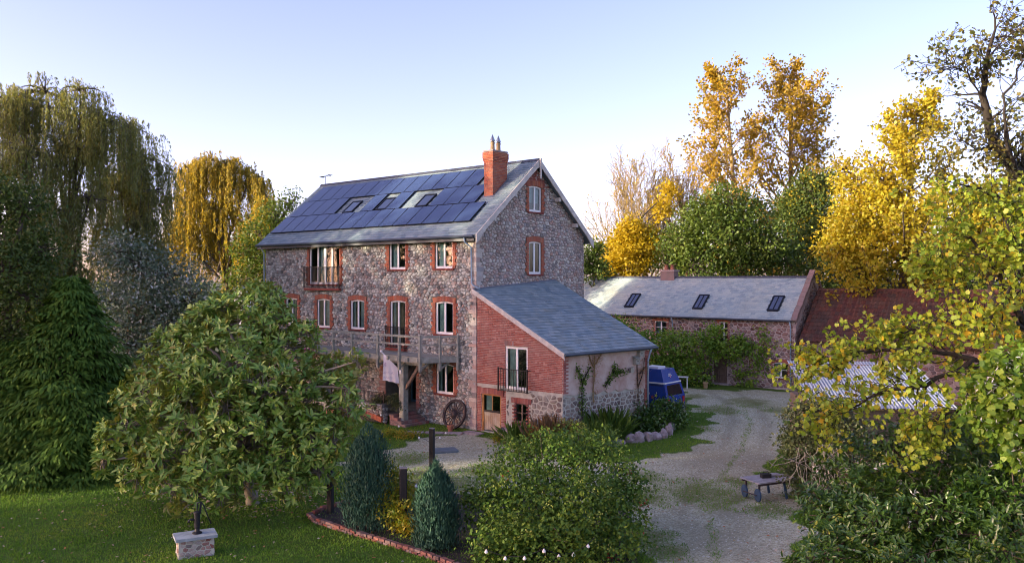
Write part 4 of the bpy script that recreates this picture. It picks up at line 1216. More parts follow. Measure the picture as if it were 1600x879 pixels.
# ------------------------------------------------------------------ the long barn
BO = Vector((13.789, 54.819, 0))
def barn_pt(a, b, z=0.): return BO+AX*a+BX*b+Vector((0,0,z))
barn = thing('stone_barn', 'long low stone barn with a pale slate roof and four roof windows', 'barn', BO, RZ)
BA0, BA1, BD, BEZ, BRB, BRZ = -22., 4.95, 5.8, 4.38, 2.9, 7.05
bwin = {'w1': (-5.03,-4.02,2.75,4.03), 'w2': (-.16,.52,2.75,4.12), 'dr': (-.55,.42,.05,2.0), 'w3': (3.5,4.6,.72,1.72), 'w0': (-9.6,-8.7,2.8,4.05)}
btop = lambda u: 4.55
bg_top = lambda u: 7.2-(7.2-4.6)*abs(u-BRB)/BRB
w_ = MB()
wall_sheet(w_, (0,0,0), (1,0,0), (0,-1,0), BA1-BA0, btop, [], list(bwin.values()), u0=BA0)
wall_sheet(w_, (BA1,0,0), (0,1,0), (1,0,0), BD, bg_top, [BRB], [])
w_.add([(BA0,0,0),(BA0,BD,0),(BA0,BD,4.6),(BA0,BRB,7.2),(BA0,0,4.6)], [(4,3,2,1,0)])
w_.add([(BA0,BD,0),(BA1,BD,0),(BA1,BD,4.6),(BA0,BD,4.6)], [(3,2,1,0)])
bw_ = w_.build('wall', M['mortar_barn'], barn)
s_ = MB(); stones(s_, (0,0,0), (1,0,0), (0,-1,0), 16.5, btop, .21, 1.45, [grow_rect(h,.06,.02,.12) for h in bwin.values()], u0=BA1-16.5, seed=51, gap=.034)
stones(s_, (BA1,0,0), (0,1,0), (1,0,0), BD, bg_top, .2, 1.4, [], seed=52, gap=.03)
s_.build('stone_facing', M['stone_barn'], bw_, kind='stuff')
for k, (key, r) in enumerate(bwin.items()):
    if key == 'dr': continue
    lab = {'w3': 'arched ground-floor window beside the climbing plant'}.get(key)
    window(barn, ((r[0]+r[1])/2,0,r[2]), 0, r[1]-r[0], r[3]-r[2], arch=.12 if key == 'w3' else .03, side=.0, jag=0, lintel=.2, sill=key == 'w3', fr=.07, brick='brick', label=lab, bars=2 if key != 'w3' else 1, curtain=[(.1,.4,0.)] if key in ('w1','w3') else None)
r = bwin['dr']; q = MB(); q.box(r[0],.04,.05,r[0]+.08,.14,2.); q.box(r[1]-.08,.04,.05,r[1],.14,2.); q.box(r[0]+.08,.04,1.92,r[1]-.08,.14,2.)
bdoor = q.build('door', M['timber_brown'], barn)
for k in range(5):
    x = r[0]+.09+k*.16; MB().box(x,.08,.08,x+.135,.12,1.92).build('plank', M['timber_brown'], bdoor)
MB().add([(r[0],.16,.05),(r[1],.16,.05),(r[1],.16,2.),(r[0],.16,2.)], [(0,1,2,3)]).build('door_backing', M['room'], bdoor)
MB().box(r[0]-.3,-.32,-.03,r[1]+.3,0,.10).build('doorstep', M['rock'], barn)
# roof
BE = Vector((0,-.25,BEZ)); BRg = Vector((0,BRB,BRZ)); BEb = Vector((0,2*BRB+.25,BEZ))
bl = math.hypot(BRB+.25, BRZ-BEZ); bth = math.atan2(BRZ-BEZ, BRB+.25)
bV = Vector((0,math.cos(bth),math.sin(bth))); bN = Vector((0,-math.sin(bth),math.cos(bth)))
rf = MB(); dn = Vector((0,0,-.1))
for p, q_ in ((BE,BRg),(BRg,BEb)):
    X0, X1 = Vector((BA0-.1,0,0)), Vector((BA1-.05,0,0))
    rf.add([p+X0,p+X1,q_+X1,q_+X0,p+X0+dn,p+X1+dn,q_+X1+dn,q_+X0+dn], [(0,1,2,3),(7,6,5,4),(0,4,5,1),(1,5,6,2),(3,7,4,0)])
broof = rf.build('roof', M['slate_plain'], barn)
bsk = [(-13.0,.85,.75,1.45),(-7.75,.75,.75,1.45),(-2.3,.75,.75,1.45),(3.0,.75,.75,1.45)]
sl = MB(); slates(sl, BE, (1,0,0), bV, (lambda v: BA0, lambda v: BA1-.05, bl), .3, .2, seed=15, skip=lambda u, v: any(a < u < a+w and s < v < s+h for a, s, w, h in bsk))
sl.build('slates', M['slate_barn'], broof, kind='stuff')
q = MB(); x = BA0
while x < BA1-.1:
    q.prism([(x,BRB-.13,BRZ-.05),(x,BRB-.05,BRZ+.08),(x,BRB+.05,BRZ+.08),(x,BRB+.13,BRZ-.05)], (.435,0,0)); x += .44
q.build('ridge_tiles', M['ridge'], broof, kind='stuff')
M['sky_sheen'] = m_plain('painted_sky_sheen', (.45,.45,.55), .8, var=.1, bump=0)  # violet sheet under the panes, coloured like the sky they reflect
for a, s, w, h in bsk:
    f = MB(); b = .08
    f.box(0,0,0,w,b*1.6,.1); f.box(0,h-b,0,w,h,.1); f.box(0,b*1.6,0,b,h-b,.1); f.box(w-b,b*1.6,0,w,h-b,.1); f.box(w/2-.02,b*1.6,.01,w/2+.02,h-b,.095)
    o = f.build('roof_window', M['panel_frame'], barn, loc=BE+Vector((a,0,0))+bV*s+bN*.01); o.rotation_euler = (bth,0,0)
    for x0, x1 in ((b,w/2-.02),(w/2+.02,w-b)):
        MB().add([(x0,b,.075),(x1,b,.075),(x1,h-b,.075),(x0,h-b,.075)], [(0,1,2,3)]).build('pane', M['sky_glass'], o)
    MB().add([(b,b,.03),(w-b,b,.03),(w-b,h-b,.03),(b,h-b,.03)], [(0,1,2,3)]).build('sky_sheen', M['sky_sheen'], o)
# coping stones up the gable
nc = 11; rng = random.Random(9)
for side in (0, 1):
    p0, p1 = (Vector((BA1+.02,-.28,BEZ-.05)), Vector((BA1+.02,BRB,BRZ+.42))) if side == 0 else (Vector((BA1+.02,BD+.28,BEZ-.05)), Vector((BA1+.02,BRB,BRZ+.42)))
    for k in range(nc):
        c0, c1 = p0.lerp(p1, (k+.03)/nc), p0.lerp(p1, (k+.97)/nc)
        q = MB(); q.beam(c0+Vector((rng.uniform(-.02,.02),0,0)), c1, .36, .16+rng.uniform(-.02,.03)); q.build('coping_stone', M['brick_old'], barn)
    gw = MB()
    g0, g1 = (Vector((BA1-.1,-.1,BEZ-.4)), Vector((BA1-.1,BRB,BRZ+.35))) if side == 0 else (Vector((BA1-.1,BD+.1,BEZ-.4)), Vector((BA1-.1,BRB,BRZ+.35)))
    gw.prism([g0, g1, g1+Vector((0,0,-.6)), g0+Vector((0,0,-.4))], (.2,0,0)); gw.build('parapet', M['mortar_pink'], barn)
g = MB(); g.tube([(BA0,-.31,BEZ-.05),(BA1-.1,-.31,BEZ-.05)], .06, 8); g.build('gutter', M['gutter'], barn)
for a, zlo in ((4.72,.1),(-3.55,2.2)):
    d = MB(); d.tube([(a,-.31,BEZ-.08),(a,-.14,BEZ-.4),(a,-.13,zlo)], .045, 8); d.build('downpipe', M['pipe'], barn, smooth=True)
c_ = MB(); c_.box(-6.1,2.6,6.4,-5.0,3.25,7.55); bc = c_.build('chimney', M['brick_old'], barn)
MB().box(-6.16,2.54,7.45,-4.94,3.31,7.58).build('chimney_cap', M['mortar_pink'], bc)
for x in (-5.8,-5.3):
    q = MB(); q.lathe([(.17,0),(.15,.06),(.12,.3),(.15,.33),(.14,.36)], 12, (x,2.92,7.58)); q.build('chimney_pot', M['terracotta'], bc, smooth=True)

# ------------------------------------------------------------------ red-tiled outbuilding
ob_ = thing('tiled_outbuilding', 'old outbuilding with a dark red clay tile roof behind the yellow leaves', 'outbuilding', barn_pt(5.0,0,0), RZ)
OL, OD, OEZ, ORZ = 13.5, 5.6, 3.1, 6.25
q = MB(); q.add([(0.3,.2,0),(OL,.2,0),(OL,.2,OEZ+.1),(.3,.2,OEZ+.1)], [(0,1,2,3)]); q.add([(OL,.2,0),(OL,OD,0),(OL,OD,OEZ),(OL,OD/2+.3,ORZ-.1),(OL,.2,OEZ)], [(0,1,2,3,4)]); q.add([(.3,OD,0),(OL,OD,0),(OL,OD,OEZ),(.3,OD,OEZ)], [(3,2,1,0)])
ow = q.build('wall', M['mortar_pink'], ob_)
s_ = MB(); stones(s_, (0,.2,0), (1,0,0), (0,-1,0), OL-.3, lambda u: OEZ, .24, 1.4, [], u0=.3, seed=61, gap=.02); s_.build('stone_facing', M['stone_barn'], ow, kind='stuff')
oE = Vector((0,-.2,OEZ)); oR = Vector((0,3.0,ORZ)); ol = (oR-oE).length; oth = math.atan2(oR.z-oE.z, oR.y-oE.y); oV = (oR-oE).normalized(); oN = Vector((0,-oV.z,oV.y))
q = MB(); q.add([oE+Vector((.25,0,-.03)),oE+Vector((OL+.2,0,-.03)),oR+Vector((OL+.2,0,-.03)),oR+Vector((.25,0,-.03))], [(0,1,2,3)])
q.add([oR+Vector((.25,0,-.03)),oR+Vector((OL+.2,0,-.03)),Vector((OL+.2,6.2,OEZ)),Vector((.25,6.2,OEZ))], [(0,1,2,3)])
orf = q.build('roof', M['tile_red'], ob_)
tl = MB(); rng = random.Random(5)                          # pantiles: rolls and pans laid in courses
tw_, tc = .27, .32; v = 0.; 
prof = [(0,.0),(.06,.055),(.12,.06),(.18,.02),(.27,.0)]
while v < ol-.05:
    x = .25
    while x < OL+.1:
        j = rng.uniform(-.012,.012); lf_ = rng.uniform(0,.012)
        vs = []
        for du, h in prof: vs.append(oE+Vector((x+du,0,0))+oV*(v+j)+oN*(h+.035+lf_))
        for du, h in prof: vs.append(oE+Vector((x+du,0,0))+oV*min(v+tc+.06,ol)+oN*(h+.005))
        n_ = len(prof); fs = [(i,i+1,n_+i+1,n_+i) for i in range(n_-1)]
        vs += [oE+Vector((x+du,0,0))+oV*(v+j)+oN*.0 for du, h in prof]; fs += [(2*n_+i,2*n_+i+1,i+1,i) for i in range(n_-1)]
        tl.add(vs, fs); x += tw_
    v += tc
tl.build('pantiles', M['tile_red'], orf, kind='stuff')
q = MB(); x = .3
while x < OL:
    q.prism([(x,2.84,ORZ-.06),(x,2.9,ORZ+.09),(x,3.1,ORZ+.09),(x,3.16,ORZ-.06)], (.33,0,0)); x += .34
q.build('ridge_tiles', M['tile_red'], orf, kind='stuff')

# ------------------------------------------------------------------ corrugated shed
S0 = Vector((upd(1268,27.5), 27.5, 0)); 
shed = thing('corrugated_shed', 'small shed with a bluish white corrugated iron roof behind the bushes', 'shed', S0, R(-8))
SW, SD, sz0, sz1 = 4.5, 4.2, 2.75, 3.85
q = MB(); q.box(.1,.2,0,SW-.1,SD,sz0-.05); q.build('wall', M['timber_brown'], shed)
def m_corr():
    return m_plain('galvanised_sheet', (.25,.3,.36), .7, .1, var=.3, scale=1.5, bump=.1, col2=(.36,.38,.42))
M['corr'] = m_corr()
nsh = 5
for k in range(nsh):
    cs = MB(); x0 = k*SW/nsh; x1 = (k+1)*SW/nsh+.05; n = 60; vs = []
    for i in range(n+1):
        x = x0+(x1-x0)*i/n; h = .018*math.sin(2*math.pi*(x/.11))+.006*k % .012
        vs += [(x,-.1,sz0+h), (x,SD+.1,sz1+h)]
    cs.add(vs, [(2*i,2*i+2,2*i+3,2*i+1) for i in range(n)]); cs.build('roof_sheet', M['corr'], shed, smooth=True)
for zz in (.03, .5, .95):
    MB().box(-.02,-.1+zz*4.2,sz0-.12+zz*1.1,SW+.05,.0+zz*4.2,sz0-.03+zz*1.1).build('purlin', M['timber_brown'], shed)

# ------------------------------------------------------------------ van, pier, table
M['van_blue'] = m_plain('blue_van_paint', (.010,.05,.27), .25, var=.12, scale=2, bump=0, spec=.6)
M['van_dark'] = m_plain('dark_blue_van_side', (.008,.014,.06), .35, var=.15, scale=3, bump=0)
M['rubber'] = m_plain('rubber', (.015,.015,.016), .8, var=.2, bump=.1)
M['yellow'] = m_plain('yellow_plate', (.7,.38,.03), .5, var=.1, bump=0)
M['red_lens'] = m_plain('red_lens', (.4,.02,.02), .25, var=.1, bump=0)
M['van_glass'] = m_plain('dark_van_glass', (.012,.02,.022), .05, var=.1, bump=0, spec=.8)
def van():
    Y = 41.6; o0 = Vector((upd(1041, Y), Y, 0))             # rear corner nearest the camera
    t = thing('camper_van', 'dark blue high-top camper van parked behind the rendered pier', 'van', o0, RZ)
    L, Wd = 4.5, 1.85
    # x: rear at 0 running to -L ; y: 0..Wd away
    prof = [(-L,.35),(-.02,.35),(0.03,.6),(0.02,1.0),(-.16,1.62),(-.2,1.70),(-L+.7,1.70),(-L+.15,1.1),(-L,.9)]
    m = MB(); ns = len(prof); inset = [0.0]*9
    vs = []
    for y, k in ((.06,0),(0,1),(0,2),(0,3)): pass
    def sec(y, sh): return [(x, y, z) if z < 1.05 else (x, y+sh*(z-1.05)*.16, z) for x, z in prof]
    a, b = sec(0., 1), sec(Wd, -1)
    m.add(a+b, [tuple(range(ns-1,-1,-1)), tuple(range(ns,2*ns))]+[(i,(i+1)%ns,ns+(i+1)%ns,ns+i) for i in range(ns)])
    body = m.build('body', M['van_blue'], t)
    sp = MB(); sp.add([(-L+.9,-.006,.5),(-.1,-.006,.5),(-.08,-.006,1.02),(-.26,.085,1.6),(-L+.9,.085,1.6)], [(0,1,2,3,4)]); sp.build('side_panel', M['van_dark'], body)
    # high roof
    h = MB(); z0, z1 = 1.70, 2.36
    lo = [(-.2,.10),(-.2,Wd-.10),(-L+.9,Wd-.1),(-L+.9,.1)]; hi = [(-.48,.3),(-.48,Wd-.3),(-L+1.5,Wd-.3),(-L+1.5,.3)]
    vs = [(x,y,z0) for x,y in lo]+[(x,y,z1) for x,y in hi]
    h.add(vs, [(0,1,5,4),(1,2,6,5),(2,3,7,6),(3,0,4,7),(4,5,6,7)])
    mid = h.build('high_roof', M['van_blue'], t)
    MB().box(-L+.95,.055,1.66,-.18,.105,1.735).build('gutter_strip', M['white'], mid)
    MB().box(-.2,.1,1.665,-.14,Wd-.1,1.72).build('gutter_strip', M['white'], mid)
    # emblem on the back of the high roof: a fan of pale petals
    e = MB(); nb_ = Vector((.66,0,.28)).normalized(); up_ = Vector((-.28,0,.66)).normalized(); c = Vector((-.31,Wd/2,1.97))+nb_*.012
    for k in range(5):
        an = R(-70+35*k); dv = Vector((0,math.sin(an),0))+up_*math.cos(an)
        sv = Vector((0,math.cos(an),0))-up_*math.sin(an)
        p = c+dv*.05
        e.add([p, p+dv*.08+sv*.03, p+dv*.16, p+dv*.08-sv*.03], [(0,1,2,3)])
    e.build('petal_emblem', M['blossom'], mid)
    e = MB(); e.add([c+up_*-.05+Vector((0,-.05,0)), c+up_*-.05+Vector((0,.05,0)), c+up_*.07+Vector((0,.04,0)), c+up_*.07+Vector((0,-.04,0))], [(0,1,2,3)]); e.build('pink_emblem_heart', m_plain('pink_print', (.6,.2,.3), .6, bump=0), mid)
    # tailgate window, lamps, plate, bumper
    r0, r1 = Vector((.02,0,1.0)), Vector((-.16,0,1.62)); nn = Vector((.62,0,.18)).normalized()
    w0, w1 = r0.lerp(r1,.12)+nn*.012, r0.lerp(r1,.93)+nn*.012
    MB().add([w0+Vector((0,.2,0)), w0+Vector((0,Wd-.2,0)), w1+Vector((0,Wd-.3,0)), w1+Vector((0,.3,0))], [(0,1,2,3)]).build('rear_window', M['van_glass'], body)
    MB().box(.02,.04,.32,.12,Wd-.04,.46).build('bumper', M['rubber'], body)
    MB().box(.03,Wd/2-.28,.5,.055,Wd/2+.28,.62).build('number_plate', M['yellow'], body)
    for y in (.08, Wd-.26): MB().box(.02,y,.62,.05,y+.18,.95).build('tail_lamp', M['red_lens'], body)
    q = MB(); q.lathe([(.035,0),(.03,.012)], 10); q.build('door_badge', M['white'], body, loc=(.045,Wd/2,.86)).rotation_euler = (0,R(90),0)
    # painted flowers on the side
    cols = [(.75,.75,.7),(.55,.6,.1),(.5,.05,.08),(.1,.12,.6),(.15,.4,.1)]
    for k, (x, z, r) in enumerate([(-.55,1.22,.05),(-.58,1.08,.11),(-.78,.98,.12),(-.6,.9,.08),(-.8,.72,.09),(-1.0,1.15,.08)]):
        q = MB(); n = 5; vs = [(x,-.012,z)]
        for i in range(2*n):
            rr = r if i % 2 == 0 else r*.5; an = math.pi*i/n; vs.append((x+rr*math.cos(an),-.012,z+rr*math.sin(an)))
        q.add(vs, [(0,1+i,1+(i+1)%(2*n)) for i in range(2*n)]); q.build('painted_flower', m_plain('flower_paint_%d' % k, cols[k % 5], .5, bump=0), body)
    for x in (-.95, -L+.95):
        for y in (.02, Wd-.22):
            q = MB(); q.lathe([(.1,0),(.3,0),(.33,.05),(.33,.15),(.3,.2),(.1,.2)], 20); w = q.build('wheel', M['rubber'], t, loc=(x,y+.2,.33)); w.rotation_euler = (R(90),0,0)
            q = MB(); q.lathe([(.02,.195),(.17,.2),(.19,.21),(.05,.225)], 16); q.build('hubcap', M['steel'], w)
    MB().box(-1.5,.5,2.36,-.75,1.2,2.46).build('roof_vent', M['white'], mid)
van()
pp = thing('rendered_pier', 'square-topped tan rendered wall pier beside the blue downpipe', 'pier', Vector((upd(1000,40.4),40.4,0)), RZ)
q = MB(); q.bbox(-.42,-.2,0,.35,.22,2.88,.03); q.build('shaft', M['render_tan'], pp)
MB().bbox(-.45,-.23,2.88,.38,.25,2.95,.03).build('cap', M['mortar'], pp)
tb = thing('garden_table', 'slim white garden table standing behind the van', 'table', G(1068,606)+Vector((-.3,0,0)), RZ*.3)
MB().box(-.6,-.25,.70,.6,.25,.74).build('table_top', M['white'], tb)
for x in (-.52,.52):
    for y in (-.2,.2): MB().box(x-.03,y-.03,0,x+.03,y+.03,.70).build('leg', M['white'], tb)
flower_pot(G(1102.5,606), .17, .38, 'buff clay pot beside the barn door', mat='clay')

# ------------------------------------------------------------------ hand cart
ct = thing('hand_cart', 'old flat-bed hand cart with grey boards by the overgrown shed', 'cart', G(1192,777), R(24))
M['cart_blue'] = m_plain('blue_cart_paint', (.03,.07,.13), .6, var=.3, scale=6)
for k in range(4):
    MB().bbox(-.55+.0*k,-.46+k*.235,.58,1.0-.06*(k % 2),-.46+k*.235+.222,.62,.02).build('board', M['grey_board'] if 'grey_board' in M else m_plain('grey_board', (.36,.35,.36), .85, var=.35, scale=5, bump=.4), ct)
MB().box(-.5,-.4,.5,.95,-.34,.575).build('frame_rail', M['rust'], ct); MB().box(-.5,.36,.5,.95,.42,.575).build('frame_rail', M['rust'], ct)
MB().tube([(-.52,-.3,.2),(-.52,.32,.2)], .02, 8).build('axle_bar', M['rust'], ct)
for y in (-.3,.32):
    q = MB(); q.lathe([(.03,-.035),(.16,-.03),(.2,-.025),(.2,.025),(.16,.03),(.03,.035)], 18); w = q.build('wheel', M['cart_blue'], ct, loc=(-.46,y,.2)); w.rotation_euler = (0,R(90),R(-14))
    MB().box(-.42,y-.03,.2,-.38,y+.03,.52).build('wheel_bracket', M['rust'], ct)
for y in (-.42,.4): MB().beam((.6,y,.0),(.5,y,.5),.05,.07).build('leg', M['cart_blue'], ct)
hb = thing('toolbox', 'small black box lying on the hand cart', 'box', G(1192,777)+Vector((.12,.1,.62)), R(10))
MB().bbox(-.16,-.1,0,.16,.1,.13,.02).build('case', M['rubber'], hb); MB().tube([(-.09,0,.13),(-.08,0,.19),(.08,0,.19),(.09,0,.13)], .014, 6).build('handle', M['rubber'], hb)
pk = MB(); pk.obox((0,0,.0), (.6,.05,0), (-.008,.07,0), (0,0,.018)); pk.build('loose_plank', M['post_top'], None, loc=G(1192,777)+Vector((.62,.28,.645)))
tag(bpy.data.objects['loose_plank'], 'loose pale plank lying across the hand cart', 'plank')

# ------------------------------------------------------------------ pump on its plinth
pl = thing('well_plinth', 'stubby brick and stone well plinth with a grey slab top on the lawn', 'plinth', G(305,866), R(28))
q = MB(); q.box(-.42,-.26,-.02,.42,.26,.46); core = q.build('core', M['mortar_white'], pl)
s_ = MB(); 
for O_, U2, N2, W2 in (((-.42,-.26,0),(1,0,0),(0,-1,0),.84),((.42,-.26,0),(0,1,0),(1,0,0),.52),((-.42,.26,0),(0,-1,0),(-1,0,0),.52)):
    stones(s_, O_, U2, N2, W2, lambda u: .46, .11, 1.3, [], seed=71, gap=.014, prot=(.006,.02))
s_.build('facing_stones', m_island('plinth_stone', [(.3,.12,.09),(.45,.42,.38),(.24,.1,.08),(.5,.46,.42),(.2,.17,.16),(.38,.32,.24)], grain=40), core, kind='stuff')
q = MB(); q.bbox(-.5,-.33,.46,.5,.33,.53,.02); q.build('slab', m_plain('blue_grey_slab', (.35,.4,.42), .8, var=.35, scale=5, bump=.4), pl)
pu = thing('hand_pump', 'black cast-iron hand pump standing on the well plinth', 'pump', G(305,866)+Vector((.03,.05,.53)), R(28))
q = MB(); q.lathe([(.12,0),(.12,.025),(.065,.05),(.055,.12),(.065,.14),(.075,.2),(.075,.48),(.09,.5),(.09,.54),(.06,.56)], 16); q.build('barrel', M['iron'], pu, smooth=False)
MB().tube([(-.06,0,.36),(-.16,0,.37),(-.2,0,.34),(-.2,0,.3)], [.03,.028,.028,.034], 8).build('spout', M['iron'], pu, smooth=True)
MB().tube([(0,0,.54),(0,0,.78)], .016, 6).build('piston_rod', M['iron'], pu)
MB().beam((.07,0,.5),(.09,0,.76),.03,.05).build('fulcrum', M['iron'], pu)
MB().tube([(-.01,0,.77),(.1,0,.78),(.17,0,.66),(.24,0,.44),(.34,0,.2)], [.018,.02,.016,.014,.018], 7).build('handle', M['iron'], pu, smooth=True)

# ------------------------------------------------------------------ bed edging, posts, festoon lights, rocks
bed_line = [G(*p) for p in [(548,786),(505,797),(484,808),(492,815),(545,832),(600,849),(655,866),(705,884),(760,905)]]
edge = thing('brick_bed_edging', 'low double course of old bricks edging the conifer bed', 'edging', bed_line[2])
L0 = bed_line[2].copy(); rng = random.Random(12)
bk = MB(); bk.bbox(-.1,-.06,0,.1,.06,.075,.008); bke = None
acc = []
for p, q_ in zip(bed_line[:-1], bed_line[1:]):
    n = max(int((q_-p).length/.213), 1)
    for k in range(n): acc.append((p.lerp(q_, (k+.5)/n), math.atan2((q_-p).y, (q_-p).x)))
for c in range(2):
    for i, (p, an) in enumerate(acc):
        if bke is None: o = bk.build('brick', M['brick_edge'], edge); bke = o.data
        else: o = link('brick', bke, None, edge)
        o.location = p-L0+Vector((math.cos(an)*.1*c+rng.uniform(-.012,.012), math.sin(an)*.1*c+rng.uniform(-.012,.012), -.015+c*.079+rng.uniform(-.006,.006))); o.rotation_euler = (rng.uniform(-.05,.05), rng.uniform(-.05,.05), an+rng.uniform(-.06,.06))
bed = MB(); inner = [Vector((p.x+.05, p.y+.08, .035)) for p in bed_line]+[G(1000,905,.035), G(985,800,.035), G(760,770,.035), G(640,770,.035), G(585,772,.035)]
bed.add(inner, [tuple(range(len(inner)))])
tag(bed.build('soil', M['soil']), 'dark bare soil of the planted bed', 'soil', kind='structure')

def post(loc, h, w, label):
    t = thing('black_post', label, 'post', loc, R(random.uniform(-20,20)), 'black posts round the planted bed')
    MB().bbox(-w/2,-w/2,-.05,w/2,w/2,h,.02).build('shaft', M['black_post'], t)
    MB().bbox(-w/2-.004,-w/2-.004,h,w/2+.004,w/2+.004,h+.02,.02).build('cap', M['post_top'], t)
    return t
P1, P2, P3 = G(516,802), G(630,832), G(675,748)
post(P1, 1.75, .17, 'black post at the corner of the bed under the magnolia')
post(P2, 1.78, .2, 'black post among yellow leaves between the two dwarf conifers')
post(P3, 1.76, .17, 'tall black post standing behind the smaller dwarf conifer')
def festoon(pts, n, label, sag=.25, r=.045):
    pts = [Vector(p) for p in pts]; base = pts[0].copy()
    t = thing('festoon_lights', label, 'string lights', base)
    line = []
    for p, q_ in zip(pts[:-1], pts[1:]):
        for k in range(12):
            s = k/12; line.append(p.lerp(q_, s)+Vector((0,0,-sag*4*s*(1-s)))-base)
    line.append(pts[-1]-base)
    MB().tube(line, .008, 4).build('cable', M['iron'], t)
    bm = MB(); bm.lathe([(.012,.05),(.014,.03),(r*.7,.012),(r,-.014),(r*.95,-.034),(r*.55,-.052),(r*.15,-.058)], 10); bme = None
    for k in range(n):
        s = (k+.5)/n*(len(line)-1); i = int(s); p = line[i].lerp(line[min(i+1,len(line)-1)], s-i)+Vector((0,0,-.05))
        if bme is None: o = bm.build('bulb', M['white'], t, smooth=True, loc=p); bme = o.data
        else: link('bulb', bme, None, t, loc=p)
festoon([P(745,848,19.6), P(850,856,19.3), P(930,838,19.6)], 7, 'white globe bulbs strung low across the big ivy bush')
festoon([P2+Vector((0,0,1.5)), P(725,772,24.5), P(752,765,25.5)], 5, 'white globe bulbs strung from the post past the small conifer', .1)
festoon([house(-4.2,-2.6,.9), G(672,690,.55), house(.1,-1.9,.35)], 6, 'white globe bulbs strung low in front of the cart wheel', .05)

def rock(loc, r, label, h=1., seed=0, rz=0):
    rng = np.random.default_rng(seed); import bmesh
    bm = bmesh.new(); bmesh.ops.create_icosphere(bm, subdivisions=2, radius=1)
    ph = rng.uniform(0,6,6)
    for v in bm.verts:
        c = v.co; k = 1+.16*math.sin(c.x*2.7+ph[0])+.13*math.sin(c.y*3.1+ph[1])+.12*math.sin(c.z*3.3+ph[2])+.09*math.sin((c.x+c.y)*6+ph[3])+.08*math.sin((c.z-c.x)*7+ph[4])+.05*math.sin(c.y*11+ph[5])
        v.co = Vector((c.x*k*r, c.y*k*r*.8, c.z*k*r*h))
    me = bpy.data.meshes.new('edging_rock'); bm.to_mesh(me); bm.free()
    o = link('edging_rock', me, M['rock'], None, loc=Vector(loc)+Vector((0,0,r*h*.55)), rz=rz)
    return tag(o, label, 'rock', 'rocks edging the flower bed by the drive')
rocks = [(952,697,.26,.7),(968,695,.3,.65),(985,691,.24,.9),(999,690,.33,.75),(1012,688,.25,1.05),(1024,686,.3,.8),(1036,683,.26,1.),(1045,679,.2,1.7),(1047,671,.22,1.1),(1041,663,.2,.9)]
rl = ['first of the edging rocks, half hidden by plants','broad flat edging rock beside the flower bed','small pinkish rock third along the bed edge','wide grey rock fourth along the bed edge','upright rounded rock midway along the bed edge','squat brown rock just past the middle of the edge','rounded rock next to the tall standing stone','tall narrow standing stone at the end of the rock edge','round rock just behind the tall standing stone','last rock of the edge, under the green shrub']
for i, ((px, py, r, h), lb) in enumerate(zip(rocks, rl)): rock(G(px,py), r, lb, h, i, i*1.3)

# ------------------------------------------------------------------ growing things
def lumps_px(lst):
    """(px, py, d, rpx[, squash]) -> centre, radius"""
    out = []
    for t in lst:
        px, py, d, r = t[:4]
        out.append((np.array(P(px, py, d)), r/1300*d, t[4] if len(t) > 4 else 1.))
    return out
def clump_points(rng, lumps, n, per, sig, shell=(.5,1.08), zmin=.05):
    w = np.array([l[1]**2 for l in lumps]); w /= w.sum()
    nc = max(int(n/per), 1)
    li = rng.choice(len(lumps), nc, p=w)
    C = np.array([l[0] for l in lumps])[li]; Rr = np.array([l[1] for l in lumps])[li]; sq = np.array([l[2] for l in lumps])[li]
    u = rnd_dirs(rng, nc); u[:,2] = np.where(rng.random(nc) < .3, np.abs(u[:,2]), u[:,2])
    rad = Rr*rng.uniform(*shell, nc)
    off = u*rad[:,None]; off[:,2] *= sq
    cc = C+off
    ok = cc[:,2] > zmin
    cc, u, li = cc[ok], u[ok], li[ok]
    s = (sig*rng.uniform(.6,1.4,len(cc)))
    pos = np.repeat(cc, per, 0)+rng.normal(size=(len(cc)*per,3))*np.repeat(s, per)[:,None]*np.array([1,1,.75])
    out = np.repeat(u, per, 0)
    k = pos[:,2] > zmin*.5
    return cc, li, pos[k], out[k]
def leaf_dirs(rng, out, n, droop=.0, spread=.9, updn=.7):
    d = unit(out*.7+rnd_dirs(rng, n)*spread+np.array([0,0,-droop]))
    nr = unit(np.array([0,0,updn])+out*.6+rnd_dirs(rng, n)*.7)
    return d, nr
def curve_segs(p0, p1, r0, r1, rng, n=5, bow=.12, up=.15):
    p0, p1 = np.array(p0, float), np.array(p1, float); L = np.linalg.norm(p1-p0)
    ctrl = (p0+p1)/2+rng.normal(0, bow*L, 3)+np.array([0,0,up*L])
    pts = [(1-t)**2*p0+2*t*(1-t)*ctrl+t*t*p1 for t in np.linspace(0,1,n+1)]
    rr = np.linspace(r0, r1, n+1)
    return [(pts[i], pts[i+1], rr[i], rr[i+1]) for i in range(n)]
def rebase(segs, b):
    return [(np.array(s[0])-b, np.array(s[1])-b, s[2], s[3]) for s in segs]

